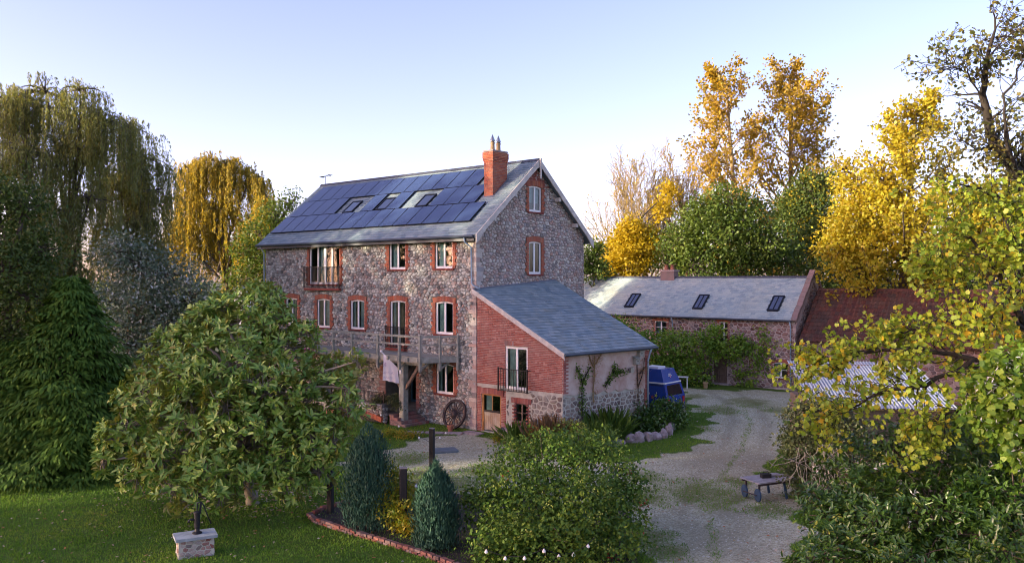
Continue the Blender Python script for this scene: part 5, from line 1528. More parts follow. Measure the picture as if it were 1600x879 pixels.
def lump_plant(name, label, cat, lumps, mat, n, leaf, base=None, trunk=.15, bark='bark', per=14, sig=.3, seed=1, shape='rhomb', droop=.1,
               group=None, twigs=True, shell=(.5,1.08), extra=(), singles=0, fork=.45, crown='crown', updn=.7, stems=0, spread=.9, rosette=False):
    rng = np.random.default_rng(seed)
    L = lumps_px(lumps) if not isinstance(lumps[0][0], np.ndarray) else lumps
    cen = np.mean([l[0] for l in L], 0)
    if base is None: base = (cen[0], cen[1], 0.)
    base = np.array(base, float)
    t = thing(name, label, cat, tuple(base), 0, group)
    cc, li, pos, out = clump_points(rng, L, n, per, sig, shell)
    m = len(pos); d, nr = leaf_dirs(rng, out, m, droop, spread, updn)
    if rosette:                                            # whorls of leaves round each shoot tip
        shoots = max(m//per, 1); k_ = np.arange(m)//per
        ax = unit(out+np.array([0,0,.55])+rnd_dirs(rng, m//per+1)[k_]*.5)
        tn = unit(np.cross(ax, rnd_dirs(rng, m))); lift = rng.uniform(.05,.95,m)
        d = unit(tn+ax*lift[:,None]); nr = unit(ax-tn*.5*lift[:,None]+rng.normal(0,.15,(m,3)))
    ll = leaf[0]*rng.uniform(.7,1.25,m); lw = leaf[1]*rng.uniform(.75,1.2,m)
    pos = pos-base
    if singles:
        # the leaves nearest the camera become objects of their own
        order = np.argsort(pos[:,1]-.35*rng.random(m)*4); sel = order[:singles]; rest = order[singles:]
        one = leaf_mesh('leaf', np.zeros((1,3)), np.array([[1.,0,0]]), np.array([[0,0,1.]]), 1., 1., shape)
        one.materials.append(singles_mat(mat))
        for i in sel:
            o = bpy.data.objects.new('leaf', one); COL.objects.link(o); o.parent = t
            dd = unit(d[i]); s = unit(np.cross(dd, nr[i])); nn = np.cross(s, dd)
            M4 = Matrix(((dd[0]*ll[i], s[0]*lw[i], nn[0]*ll[i], pos[i][0]), (dd[1]*ll[i], s[1]*lw[i], nn[1]*ll[i], pos[i][1]), (dd[2]*ll[i], s[2]*lw[i], nn[2]*ll[i], pos[i][2]), (0,0,0,1)))
            # s = d x n points to -y of the template, keep a proper rotation
            M4 = Matrix(((dd[0]*ll[i], -s[0]*lw[i], nn[0]*ll[i], pos[i][0]), (dd[1]*ll[i], -s[1]*lw[i], nn[1]*ll[i], pos[i][1]), (dd[2]*ll[i], -s[2]*lw[i], nn[2]*ll[i], pos[i][2]), (0,0,0,1)))
            o.matrix_local = M4
        pos, d, nr, ll, lw = pos[rest], d[rest], nr[rest], ll[rest], lw[rest]
    link(crown, leaf_mesh(crown, pos, d, nr, ll, lw, shape), M[mat], t, kind='stuff')
    for nm, mt, frac, sz in extra:                         # a second kind of leaf or flower head
        k = rng.choice(len(cc), max(int(len(cc)*frac), 1), replace=False)
        ps = np.repeat(cc[k], 10, 0)+rng.normal(size=(len(k)*10,3))*sig*.5
        ou = rnd_dirs(rng, len(ps)); dd, nn = leaf_dirs(rng, ou, len(ps))
        ps = ps+np.array([0,-sig*.6,.1*sig])-base
        link(nm, leaf_mesh(nm, ps, dd, nn, sz[0]*rng.uniform(.7,1.2,len(ps)), sz[1], 'rhomb'), M[mt], t, kind='stuff')
    if trunk:
        segs = []
        low = min(l[0][2]-l[1] for l in L); top = max(l[0][2] for l in L)
        fk = np.array([base[0]*.5+cen[0]*.5, base[1]*.5+cen[1]*.5, base[2]+(top-base[2])*fork])
        lo = base+np.array([0,0,-.1])
        segs += curve_segs(lo, fk, trunk*1.15, trunk*.75, rng, 6, .04, 0)
        tip = np.array([cen[0], cen[1], fk[2]+(top-fk[2])*.72]); segs += curve_segs(fk, tip, trunk*.75, trunk*.15, rng, 6, .05, 0)
        for i, l in enumerate(L):
            s0 = fk+(tip-fk)*np.clip((l[0][2]-fk[2])/(tip[2]-fk[2]+1e-6)-.35, 0, .9)
            rr = trunk*(.3+.12*rng.random())
            segs += curve_segs(s0, l[0], rr, rr*.35, rng, 5, .1, .08)
            if twigs:
                mine = cc[li == i]
                for q in mine[:min(len(mine), 26)]:
                    segs += curve_segs(l[0]+rng.normal(0,.1,3)*l[1], q, max(rr*.3,.012), .008, rng, 3, .1, .05)
        link('trunk', seg_mesh('trunk', rebase(segs, base)), M[bark], t)
    elif stems:
        segs = []
        for q in cc[rng.choice(len(cc), min(stems, len(cc)), replace=False)]:
            segs += curve_segs(base+np.array([*rng.normal(0,.25,2),-.05]), q, .03, .008, rng, 4, .1, .1)
        link('stems', seg_mesh('stems', rebase(segs, base)), M[bark], t)
    return t
_single = {}
def singles_mat(key):
    """the leaf's own material, with its colour picked per object"""
    if key not in _single:
        m = M[key].copy(); m.name = M[key].name+'_single'
        N, L = m.node_tree.nodes, m.node_tree.links
        oi = N.new('ShaderNodeObjectInfo')
        for l in list(L):
            if l.from_socket.name == 'Random Per Island':
                to = l.to_socket; L.remove(l); L.new(oi.outputs['Random'], to)
        _single[key] = m
    return _single[key]

def grow(segs, tips, rng, p, d, L, r, lvl, maxl, prm):
    ns = prm['ns'][lvl]; p = np.array(p, float); d = unit(np.array(d, float))
    pts = [p.copy()]; dirs = [d.copy()]
    for i in range(ns):
        d = unit(d+rng.normal(0, prm['wander'][lvl], 3)+np.array([0,0,prm['up'][lvl]]))
        q = p+d*L/ns
        r0 = r*(1-.8*i/ns); r1 = r*(1-.8*(i+1)/ns)
        segs.append((p, q, max(r0, prm['rmin']), max(r1, prm['rmin'])))
        p = q; pts.append(p.copy()); dirs.append(d.copy())
    if lvl >= maxl:
        tips.append((pts, dirs)); return
    nc = prm['nc'][lvl]
    for k in range(nc):
        t = prm['t0'][lvl]+(1-prm['t0'][lvl])*(k+rng.random())/nc
        i = min(int(t*ns), ns-1); fr = t*ns-i
        q = pts[i]*(1-fr)+pts[i+1]*fr; dd = dirs[i+1]
        side = unit(np.cross(dd, rng.normal(size=3)))
        an = R(prm['ang'][lvl]+rng.normal(0,8))
        cd = dd*math.cos(an)+side*math.sin(an)
        cl = L*prm['len'][lvl]*prm['shape'](t, lvl)*rng.uniform(.75,1.2)
        grow(segs, tips, rng, q, cd, cl, max(r*(1-.8*t)*prm['rr'][lvl], prm['rmin']), lvl+1, maxl, prm)
def airy_tree(name, label, cat, base, d0, L, r, prm, mat, leaf, per, seed, bark='bark', maxl=2, shape='rhomb', sig=.12, tfrom=.2, group=None, stems=None, droop=.1, keep=None):
    rng = np.random.default_rng(seed); base = np.array(base, float)
    segs, tips = [], []
    for (off, dd, LL, rr) in (stems or [((0,0,0), d0, L, r)]):
        grow(segs, tips, rng, base+np.array(off), dd, LL, rr, 0, maxl, prm)
    t = thing(name, label, cat, tuple(base), 0, group)
    if per:
        pos = []; ds = []
        for pts, dirs in tips:
            n = rng.poisson(per)
            for _ in range(n):
                s = tfrom+(1-tfrom)*rng.random(); x = s*(len(pts)-1); i = min(int(x), len(pts)-2)
                pos.append(pts[i]*(1-(x-i))+pts[i+1]*(x-i)); ds.append(dirs[i])
        pos = np.array(pos); ds = np.array(ds); m = len(pos)
        pos = pos+rng.normal(0, sig, (m,3))
        if keep is not None:
            k = keep(pos); pos, ds = pos[k], ds[k]; m = len(pos)
        dd = unit(ds*.5+rnd_dirs(rng, m)*.9+np.array([0,0,-droop])); nr = unit(rnd_dirs(rng, m)+np.array([0,0,.6]))
        link('crown', leaf_mesh('crown', pos-base, dd, nr, leaf[0]*rng.uniform(.7,1.25,m), leaf[1]*rng.uniform(.75,1.2,m), shape), M[mat], t, kind='stuff')
    link('trunk', seg_mesh('trunk', rebase(segs, base)), M[bark], t)
    return t

def willow(name, label, lumps, base, trunk, mat, nstr, seed, leaf=(.13,.028), lmin=1.2, lmax=4.5, dens=19., group=None):
    rng = np.random.default_rng(seed); L = lumps_px(lumps); base = np.array(base, float)
    t = thing(name, label, 'tree', tuple(base), 0, group)
    w = np.array([l[1]**2 for l in L]); w /= w.sum()
    # every lump holds drooping boughs; strands hang in bunches from each bough
    nb = int(nstr/4.5)
    bi = rng.choice(len(L), nb, p=w)
    P_, D_ = [], []; segs = []
    cen = np.mean([l[0] for l in L], 0); top = max(l[0][2]+l[1]*.6 for l in L)
    fk = np.array([base[0]*.6+cen[0]*.4, base[1]*.6+cen[1]*.4, top*.42])
    segs += curve_segs(base+np.array([0,0,-.1]), fk, trunk*1.1, trunk*.7, rng, 7, .05, 0)
    for l in L:
        segs += curve_segs(fk+rng.normal(0,.3,3), l[0]+np.array([0,0,l[1]*.55]), trunk*.26, trunk*.06, rng, 8, .07, .12)
    for b in bi:
        c, r, _ = L[b]
        u = rnd_dirs(rng, 1)[0]; u[2] = abs(u[2])*.9+.05; u = u/np.linalg.norm(u)
        a = c+u*r*rng.uniform(.55,1.02)
        hub = c+np.array([0,0,r*.4])
        segs += curve_segs(hub, a, .045, .012, rng, 4, .08, .25)
        m = rng.integers(6, 12)
        for _ in range(m):
            st = a+rng.normal(0,.28,3)*np.array([1,1,.5])
            ln = rng.uniform(lmin, lmax)*(.55+.45*rng.random())
            ln = min(ln, max(st[2]-.6, .4))
            n = max(int(ln*dens), 4); s = np.sort(rng.random(n))*ln
            o = np.array([u[0],u[1],0.])*rng.uniform(.1,.45); sw = rng.uniform(-.12,.12,2)
            arc = np.minimum(s, .8)
            x = st[None]+o[None]*arc[:,None]; x[:,2] += .12*np.sin(np.minimum(s/.8,1)*np.pi)-s
            x[:,0] += sw[0]*np.sin(s*1.3); x[:,1] += sw[1]*np.sin(s*1.1+1)
            P_.append(x+rng.normal(0,.035,(n,3)))
            if rng.random() < .5: segs.append((x[0], x[len(x)//2], .010, .008)); segs.append((x[len(x)//2], x[-1], .008, .005))
    pos = np.concatenate(P_); m = len(pos)
    d = unit(rnd_dirs(rng, m)*np.array([.75,.75,.3])+np.array([0,0,-1.])); nr = rnd_dirs(rng, m)
    link('crown', leaf_mesh('crown', pos-base, d, nr, leaf[0]*rng.uniform(.7,1.3,m), leaf[1]*rng.uniform(.8,1.3,m), 'rhomb'), M[mat], t, kind='stuff')
    link('trunk', seg_mesh('trunk', rebase(segs, base)), M['bark'], t)
    return t

def gz(px, d): return (upd(px, d), d, 0.)

# --- willows and the trees on the left
willow('weeping_willow', 'tall dull green weeping willow towering at the picture edge',
       [(15,185,45,55),(70,165,45,52),(125,158,44,42),(165,205,45,42),(40,260,43,50),(110,255,46,48),(60,345,43,48),(140,330,45,45),(20,420,42,50),(110,430,44,42)], gz(118,46), .55, 'willow', 1050, 101, lmax=4.8, leaf=(.18,.05))
willow('weeping_willow', 'grey-green weeping willow with long strands beside the taller willow',
       [(205,215,49,34),(228,262,49,34),(190,290,50,40),(240,310,49,28),(215,360,48,40),(175,370,48,35),(235,400,48,30)], gz(212,50), .42, 'willow', 640, 102, lmax=4.8, leaf=(.18,.05))
willow('weeping_willow', 'golden weeping willow with yellow streamers behind the house end',
       [(292,272,62,26),(330,262,62,30),(365,262,62,26),(392,290,62,26),(418,318,61,20),(310,320,62,28),(350,335,62,28),(395,350,62,26),(290,360,62,24),(330,385,62,26),(428,350,61,18),(418,385,61,20),(276,315,62,18),(380,385,62,24),(278,390,62,18)], gz(356,62), .5, 'willow_gold', 980, 103, lmax=4.4, leaf=(.2,.06))
lump_plant('broadleaf_tree', 'dark leafy tree filling the edge below the tall willow', 'tree',
       [(-15,320,31,55),(35,330,31,42),(58,395,31,42),(5,420,30,58),(48,470,30,42),(-5,540,30,60),(40,560,30,34),(-10,650,30,55),(15,715,30,40)], 'dark_leaf', 15000, (.17,.10), gz(-10,31), .35, per=16, sig=.32, seed=104, extra=[('pale_leaves','mid_leaf',.14,(.15,.09))])
lump_plant('whitebeam_tree', 'silvery leaved whitebeam between the conifer and the willows', 'tree',
       [(185,395,40,30),(215,420,40,38),(265,430,40,38),(300,465,39,34),(230,475,39,45),(180,470,40,38),(270,500,39,40),(200,540,39,45),(320,520,39,32),(250,560,39,45)], 'silver_leaf', 15000, (.19,.10), gz(240,40), .22, per=14, sig=.35, seed=105)
lump_plant('broadleaf_tree', 'small dark tree showing between golden willow and house roof', 'tree',
       [(430,335,57,22),(452,318,57,14),(462,308,57,7),(405,365,57,28),(440,375,57,28),(385,395,57,25),(425,410,57,30),(385,440,57,30)], 'mid_leaf', 6500, (.22,.13), gz(420,57), .25, per=12, sig=.35, seed=106)

def conifer(name, label, base, h, rad, mat, nbr, seed, leaf=(.16,.05), curve=1.0):
    rng = np.random.default_rng(seed); base = np.array(base, float)
    t = thing(name, label, 'conifer', tuple(base))
    segs = [(np.array([0,0,-.1]), np.array([0,0,h*.5]), rad*.09, rad*.06), (np.array([0,0,h*.5]), np.array([0,0,h*.97]), rad*.06, .02)]
    pos, D, N_ = [], [], []
    for k in range(nbr):
        z = h*(k+rng.random())/nbr*.97; f = 1-z/h
        az = rng.uniform(0, 2*np.pi); L = rad*(f**curve)*rng.uniform(.72,1.16)*(1+.13*math.sin(az*3+z*1.7)+.1*math.sin(az*5-z*2.9))+.15
        o = np.array([np.cos(az), np.sin(az), 0.]); tn = np.array([-np.sin(az), np.cos(az), 0.])
        rise = .12; dr = rng.uniform(.15,.4)
        n = int(24+46*f)
        s = rng.uniform(.35 if f > .25 else .05, 1, n)**.75
        side = rng.normal(0, 1, n)*(.10+.20*np.sin(np.clip(s,0,1)*np.pi*.85))*min(L,1.6)
        p = o[None]*(s*L)[:,None]+tn[None]*side[:,None]; p[:,2] = z+rise*s*L*2-dr*(s**2)*L-np.abs(side)*.3+rng.normal(0,.03,n)
        dd = o[None]*.75+tn[None]*(side*1.6)[:,None]+np.array([0,0,-.55])+rng.normal(0,.25,(n,3))
        pos.append(p); D.append(dd); N_.append(np.array([0,0,1.])+o[None]*.6+rng.normal(0,.3,(n,3)))
        segs.append((np.array([0,0,z]), np.array([*(o*L*.8)[:2], z+rise*L*1.2-dr*.64*L]), .02+.02*f, .006))
    pos = np.concatenate(pos); D = np.concatenate(D); N_ = np.concatenate(N_); k = pos[:,2] > .02; m = int(k.sum())
    link('crown', leaf_mesh('crown', pos[k], D[k], N_[k], leaf[0]*rng.uniform(.7,1.4,m), leaf[1]*rng.uniform(.8,1.3,m), 'rhomb'), M[mat], t, kind='stuff')
    link('trunk', seg_mesh('trunk', segs), M['bark'], t)
    return t
conifer('conifer', 'broad feathery green conifer at the lawn edge', (upd(112,30), 30, 0), 7.3, 3.0, 'conifer', 760, 110, (.24,.075), .8)
conifer('conifer', 'low dark conifer skirt at the far end of the lawn', (upd(10,29), 29.5, 0), 5.0, 1.9, 'conifer', 330, 111, (.22,.07), .7)
def dwarf(label, loc, h, w, seed):
    rng = np.random.default_rng(seed); t = thing('dwarf_cypress', label, 'conifer', loc)
    n = 11000
    # several upright columns packed into one flame-shaped bush
    cols = [(0,0,1.)]+[(math.cos(a)*w*.26, math.sin(a)*w*.26, rng.uniform(.66,.98)) for a in np.linspace(0,5.4,7)]
    ci = rng.integers(0, len(cols), n); c = np.array(cols)[ci]
    s = rng.random(n)**.85; az = rng.uniform(0, 2*np.pi, n)
    prof = np.sin(np.clip(s*.86+.14,0,1)*np.pi)**.6*(.42 + .06*np.sin(az*5+s*9))
    rr = w*prof*rng.uniform(.6,1.05,n)*(.78)*(1+(rng.random(n)>.96)*.16)
    z = s*h*c[:,2]
    pull = 1-.35*s
    pos = np.stack([c[:,0]*pull+rr*np.cos(az), c[:,1]*pull+rr*np.sin(az), z+.03], 1)
    o = np.stack([np.cos(az), np.sin(az), np.zeros(n)], 1)
    d = unit(o*.45+np.array([0,0,1.])+rng.normal(0,.22,(n,3))); nr = unit(o+rng.normal(0,.4,(n,3)))
    link('crown', leaf_mesh('crown', pos, d, nr, rng.uniform(.08,.17,n), rng.uniform(.022,.04,n), 'rhomb'), M['cypress'], t, kind='stuff')
    link('trunk', seg_mesh('trunk', [(np.array([0,0,-.05]), np.array([0,0,h*.8]), .07, .02)]), M['bark'], t)
dwarf('taller blue-green dwarf cypress behind the brick edging', G(575,826), 2.85, 1.45, 120)
dwarf('smaller dwarf cypress in front of the tall black post', G(681,858), 2.2, 1.15, 121)
lump_plant('yellow_shrub', 'yellow and lime leaved shrub between the two dwarf cypresses', 'shrub',
       [(618,750,23.4,20),(612,790,23.,22),(635,805,22.8,22),(628,770,23.3,18),(645,830,22.5,20)], 'shrub_yellow', 2600, (.13,.06), gz(628,23.2), 0, per=12, sig=.1, seed=122, stems=14)

# --- magnolia
lump_plant('magnolia_tree', 'spreading glossy-leaved magnolia tree on the lawn', 'tree',
       [(390,500,26,52),(330,510,26.5,42),(448,548,25.5,44),(365,575,25,75),(285,560,26,52),(240,620,25.5,52),(515,595,25,38),(545,640,24.5,22),(470,630,24.5,52),(300,660,24.2,62),(390,670,24,60),(205,670,25,42),
        (255,715,24,42),(330,735,23.5,42),(490,690,24.2,48),(440,715,24,42),(305,780,23,26),(180,690,25,26),(535,605,24,24),(415,465,26.5,22),(480,520,25.4,16),(350,640,23.6,40),(555,565,24.2,16),(215,742,24.3,28),(380,745,23.4,36),(450,752,23.7,30),(520,692,24,28),(270,768,23.2,26),(345,775,23.1,24),(500,738,24,24),(165,720,24.8,20),(420,610,24,50),(300,600,24.6,50),(345,490,26.2,34),(432,500,26,34),(300,530,26,36)],
       'magnolia', 23000, (.23,.08), (upd(396,25.8),25.8,0), .2, bark='vine', per=9, sig=.045, rosette=True, seed=130, extra=[('white_blooms','blossom',.0015,(.14,.08))], shape='long', droop=-.15, singles=300, fork=.3, shell=(.62,1.16), updn=.9, spread=1.0)
fb = thing('flower_basket', 'hanging basket of pink and purple flowers behind the magnolia', 'basket', house(-10.3,-1.9,2.9), RZ)
q = MB(); q.lathe([(.05,-.22),(.18,-.12),(.24,0),(.2,0)], 14); q.build('basket', M['timber_brown'], fb, smooth=True)
rng = np.random.default_rng(5); n = 260
pp_ = rng.normal(0,.17,(n,3))+np.array([0,0,.1]); dd = rnd_dirs(rng, n)
link('foliage', leaf_mesh('foliage', pp_, dd, rnd_dirs(rng, n), .1, .06), M['herb'], fb, kind='stuff')
pp_ = rng.normal(0,.2,(90,3))+np.array([.0,-.12,.1])
link('blooms', leaf_mesh('blooms', pp_, rnd_dirs(rng, 90), rnd_dirs(rng, 90), .11, .1), m_leaf('magenta_bloom', [(.5,.02,.25),(.6,.06,.4),(.3,.03,.4)], .3), fb, kind='stuff')
MB().tube([(0,0,.0),(0,.2,.75)], .01, 5).build('hanger', M['iron'], fb)

# --- behind the barn
poplar_prm = dict(ns=[14,7,4], nc=[66,9,0], t0=[.12,.2,0], wander=[.02,.08,.15], up=[.03,.07,.03], ang=[47,42,0], len=[.27,.34,0], rr=[.35,.5,0], rmin=.022,
                  shape=lambda t, l: (min(1., .35+1.2*t)*(1.15-t)**.75*1.25 if l == 0 else (1.1-.5*t)))
airy_tree('poplar_tree', 'slender orange-leaved poplar, nearer the bare trees', 'tree', gz(1158,78), (.0,0,1), 26.0, .42, poplar_prm, 'poplar_leaf', (.30,.24), 17, 140, 'bark_pale', sig=.22)
airy_tree('poplar_tree', 'fuller orange and olive poplar, the taller of the pair', 'tree', gz(1238,80), (.02,0,1), 25.8, .5, dict(poplar_prm, len=[.315,.36,0]), 'poplar_leaf', (.30,.24), 23, 141, 'bark_pale', sig=.25)
bare_prm = dict(ns=[8,7,5,3], nc=[20,9,5,0], t0=[.18,.2,.2,0], wander=[.05,.07,.1,.15], up=[.06,.12,.1,.05], ang=[28,26,30,0], len=[.55,.48,.45,0], rr=[.5,.55,.6,0], rmin=.02, shape=lambda t, l: 1.15-.6*t)
airy_tree('bare_tree', 'leafless fan-shaped tree rising above the yellow tree', 'tree', gz(990,84), (0,0,1), 16., .3, bare_prm, 'gold_leaf', (.2,.16), .35, 142, 'bark_pale', maxl=3, sig=.1,
          stems=[((0,0,0),(0,0,1),15.6,.26),((.3,0,0),(.09,0,1),14.,.2),((-.3,0,0),(-.10,.05,1),14.,.2)])
airy_tree('bare_tree', 'nearly leafless tree between the fan-shaped one and the poplars', 'tree', gz(1066,86), (0,0,1), 17., .28, bare_prm, 'poplar_leaf', (.22,.18), 1.1, 143, 'bark_pale', maxl=3, sig=.12,
          stems=[((0,0,0),(.03,0,1),15.6,.26),((.3,0,0),(.12,0,1),13.5,.2)])
lump_plant('yellow_tree', 'bright yellow rounded tree beside the house gable', 'tree',
       [(985,365,69,24),(965,395,69,24),(1010,385,69,28),(985,410,68,32),(955,420,68,18),(1035,330,74,14),(1045,300,75,12)], 'yellow_leaf', 12500, (.26,.18), gz(985,69), .22, per=14, sig=.3, seed=144)
lump_plant('broadleaf_tree', 'small mixed green tree right against the house gable', 'tree',
       [(930,388,64,12),(922,408,64,15),(938,420,64,14),(915,425,64,14)], 'mid_leaf', 2600, (.24,.15), gz(928,64), .12, per=12, sig=.25, seed=145)
lump_plant('broadleaf_tree', 'big round dark green tree behind the barn chimney', 'tree',
       [(1135,318,66,30),(1100,345,66,34),(1170,345,66,38),(1065,380,66,34),(1130,375,65,48),(1195,385,65,42),(1090,415,65,40),(1160,420,65,40),(1225,410,66,36),(1048,415,66,26)], 'mid_leaf', 21000, (.27,.17), gz(1135,66), .4, per=15, sig=.4, seed=146)
lump_plant('broadleaf_tree', 'dark evergreen mass between the poplars and the golden tree', 'tree',
       [(1265,300,74,30),(1295,285,74,22),(1250,340,73,38),(1290,350,72,42),(1330,380,70,40),(1260,395,70,40),(1310,425,68,38),(1240,320,75,26)], 'dark_leaf', 15000, (.3,.18), gz(1275,73), .4, per=14, sig=.45, seed=147, extra=[('gilded_leaves','gold_leaf',.16,(.26,.17))])
gold_prm = dict(ns=[10,7,4], nc=[44,10,0], t0=[.12,.15,0], wander=[.03,.08,.14], up=[.03,.07,.02], ang=[52,42,0], len=[.36,.36,0], rr=[.4,.5,0], rmin=.018, shape=lambda t, l: ((1.12-t)**.8*1.1 if l == 0 else 1.1-.5*t))
airy_tree('golden_tree', 'tall golden autumn tree with a pointed crown over the tiled roof', 'tree', gz(1405,53), (.02,0,1), 17.4, .38, gold_prm, 'gold_leaf', (.24,.19), 30, 148, 'bark', sig=.24)
lump_plant('golden_tree', 'lower golden tree spreading beside the pointed one', 'tree',
       [(1320,265,54,20),(1335,300,54,30),(1375,330,52,38),(1330,350,53,38),(1420,345,51,40),(1310,390,53,34),(1370,395,52,42),(1345,425,52,36),(1440,395,52,36)], 'gold_leaf', 15000, (.21,.16), gz(1350,54), .3, per=13, sig=.32, seed=149)
lump_plant('broadleaf_tree', 'shaded dark green tree behind the red-tiled roof', 'tree',
       [(1310,420,62,34),(1365,430,62,40),(1430,425,61,44),(1500,420,60,50),(1570,425,60,50),(1540,370,62,44),(1610,380,62,50)], 'dark_leaf', 12000, (.26,.16), gz(1430,62), .35, per=14, sig=.4, seed=150, extra=[('yellowing_leaves','gold_leaf',.1,(.22,.15))])
lump_plant('broadleaf_tree', 'olive and yellow tree filling the far edge above the outbuilding', 'tree',
       [(1500,330,40,40),(1560,320,40,45),(1530,380,39,50),(1590,390,39,50),(1480,390,40,40),(1620,320,40,50)], 'gold_leaf', 9000, (.19,.13), gz(1560,40), .3, per=12, sig=.3, seed=151, extra=[('green_leaves','mid_leaf',.5,(.17,.12))])

# --- the near lobed-leaf tree at the picture edge
def near_tree():
    rng = np.random.default_rng(160); base = np.array((upd(1690,16.), 16., 0.))
    t = thing('plane_tree', 'near tree with large lobed yellow-green leaves and dark reaching branches', 'tree', tuple(base))
    limbs = [  # px, py, depth, radius
        ([(1690,900,16.),(1690,600,16.),(1670,430,15.6),(1610,300,15.),(1562,235,14.7),(1538,160,14.5),(1545,90,14.5),(1558,25,14.5)], .26, .012),
        ([(1670,430,15.6),(1600,330,14.6),(1540,300,14.2),(1500,285,14.),(1470,262,13.8)], .05, .008),
        ([(1610,300,15.),(1580,250,14.2),(1570,180,14.),(1590,110,14.),(1605,70,14.)], .05, .008),
        ([(1538,160,14.5),(1515,120,14.3),(1490,105,14.2),(1468,112,14.2)], .022, .006),
        ([(1545,90,14.5),(1570,60,14.4),(1590,45,14.4)], .02, .006),
        ([(1562,235,14.7),(1520,230,14.4),(1490,200,14.2)], .022, .006),
        ([(1690,600,16.),(1610,520,15.),(1540,500,14.6),(1460,500,14.6),(1430,515,14.8),(1385,520,15.)], .07, .007),
        ([(1690,600,16.),(1600,560,14.6),(1520,560,14.2),(1430,545,14.3),(1350,550,14.6),(1290,565,14.8),(1245,580,15.)], .075, .007),
        ([(1540,500,14.6),(1500,450,14.5),(1470,420,14.6),(1450,410,14.7)], .05, .007),
        ([(1610,520,15.),(1560,430,14.4),(1520,370,14.3),(1480,340,14.3)], .07, .007),
        ([(1520,560,14.2),(1450,600,14.),(1380,610,14.),(1320,640,14.2),(1270,640,14.4)], .05, .007),
        ([(1600,560,14.6),(1560,640,13.4),(1500,640,13.2),(1450,665,13.2),(1430,700,13.2)], .05, .007),
        ([(1600,330,14.6),(1590,420,13.8),(1560,480,13.4),(1530,520,13.2)], .05, .007),
        ([(1660,470,15.6),(1620,420,14.),(1590,380,13.8),(1560,330,13.8)], .06, .007)]
    segs, tips = [], []; prm = dict(ns=[5,4], nc=[4,0], t0=[.2,0], wander=[.16,.2], up=[.02,.0], ang=[45,0], len=[.5,0], rr=[.6,0], rmin=.004, shape=lambda t, l: 1.1-.4*t)
    for li, (pts, r0, r1) in enumerate(limbs):
        W_ = [np.array(P(*p)) for p in pts]
        # smooth the polyline
        S = []
        for i in range(len(W_)-1):
            a, b, c, d = W_[max(i-1,0)], W_[i], W_[i+1], W_[min(i+2,len(W_)-1)]
            for k in range(5):
                s = k/5; S.append(.5*((2*b)+(-a+c)*s+(2*a-5*b+4*c-d)*s*s+(-a+3*b-3*c+d)*s**3)+rng.normal(0,.02,3))
        S.append(W_[-1]); n = len(S)
        rr = r0+(r1-r0)*np.linspace(0,1,n)**.7
        for i in range(n-1): segs.append((S[i], S[i+1], rr[i], rr[i+1]))
        start = int(n*.42) if li == 0 else int(n*.18)
        nb = int((n-start)*(2.3 if li >= 6 else 1.8))
        for _ in range(nb):
            i = rng.integers(start, n-1); dd = unit(S[i+1]-S[i]); sd = unit(np.cross(dd, rng.normal(size=3)))
            an = R(rng.uniform(30,70)); grow(segs, tips, rng, S[i], dd*math.cos(an)+sd*math.sin(an), rng.uniform(.4,1.0)*(.8 if li < 6 else .72), max(rr[i]*.4,.007), 0, 1, prm)
    pos, ds, hi = [], [], []
    for pts, dirs in tips:
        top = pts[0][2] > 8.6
        for _ in range(rng.poisson(3.8 if top else 6.2)):
            x = rng.uniform(.15,1)*(len(pts)-1); i = min(int(x), len(pts)-2)
            pos.append(pts[i]*(1-(x-i))+pts[i+1]*(x-i)+rng.normal(0,.05,3)); ds.append(dirs[i]); hi.append(top)
    pos = np.array(pos); ds = np.array(ds); hi = np.array(hi); m = len(pos)
    d = unit(ds*.5+rnd_dirs(rng, m)*.8+np.array([0,0,-.45])); nr = unit(rnd_dirs(rng, m)*.8+np.array([0,-.5,.5]))
    ll = rng.uniform(.05,.10,m); lw = ll*rng.uniform(.8,1.05,m); pos = pos-base
    vis = np.where(~hi)[0]; sel = rng.choice(vis, min(300, len(vis)), replace=False); rest = np.setdiff1d(np.arange(m), sel)
    one = leaf_mesh('leaf', np.zeros((1,3)), np.array([[1.,0,0]]), np.array([[0,0,1.]]), 1., 1., 'lobed'); one.materials.append(singles_mat('plane_leaf'))
    for i in sel:
        o = bpy.data.objects.new('leaf', one); COL.objects.link(o); o.parent = t
        dd = d[i]; s = unit(np.cross(dd, nr[i])); nn = np.cross(s, dd); k = ll[i]*1.08; w = lw[i]*1.08
        o.matrix_local = Matrix(((dd[0]*k,-s[0]*w,nn[0]*k,pos[i][0]),(dd[1]*k,-s[1]*w,nn[1]*k,pos[i][1]),(dd[2]*k,-s[2]*w,nn[2]*k,pos[i][2]),(0,0,0,1)))
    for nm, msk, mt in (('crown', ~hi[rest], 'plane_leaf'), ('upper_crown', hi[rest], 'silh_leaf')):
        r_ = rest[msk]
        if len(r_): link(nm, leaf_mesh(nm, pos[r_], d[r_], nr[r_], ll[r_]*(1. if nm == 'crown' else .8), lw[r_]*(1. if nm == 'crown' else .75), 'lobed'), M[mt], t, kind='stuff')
    link('trunk', seg_mesh('trunk', rebase(segs, base), n=7, nthin=4), M['bark_dark'], t)
    print('near leaves', m)
near_tree()

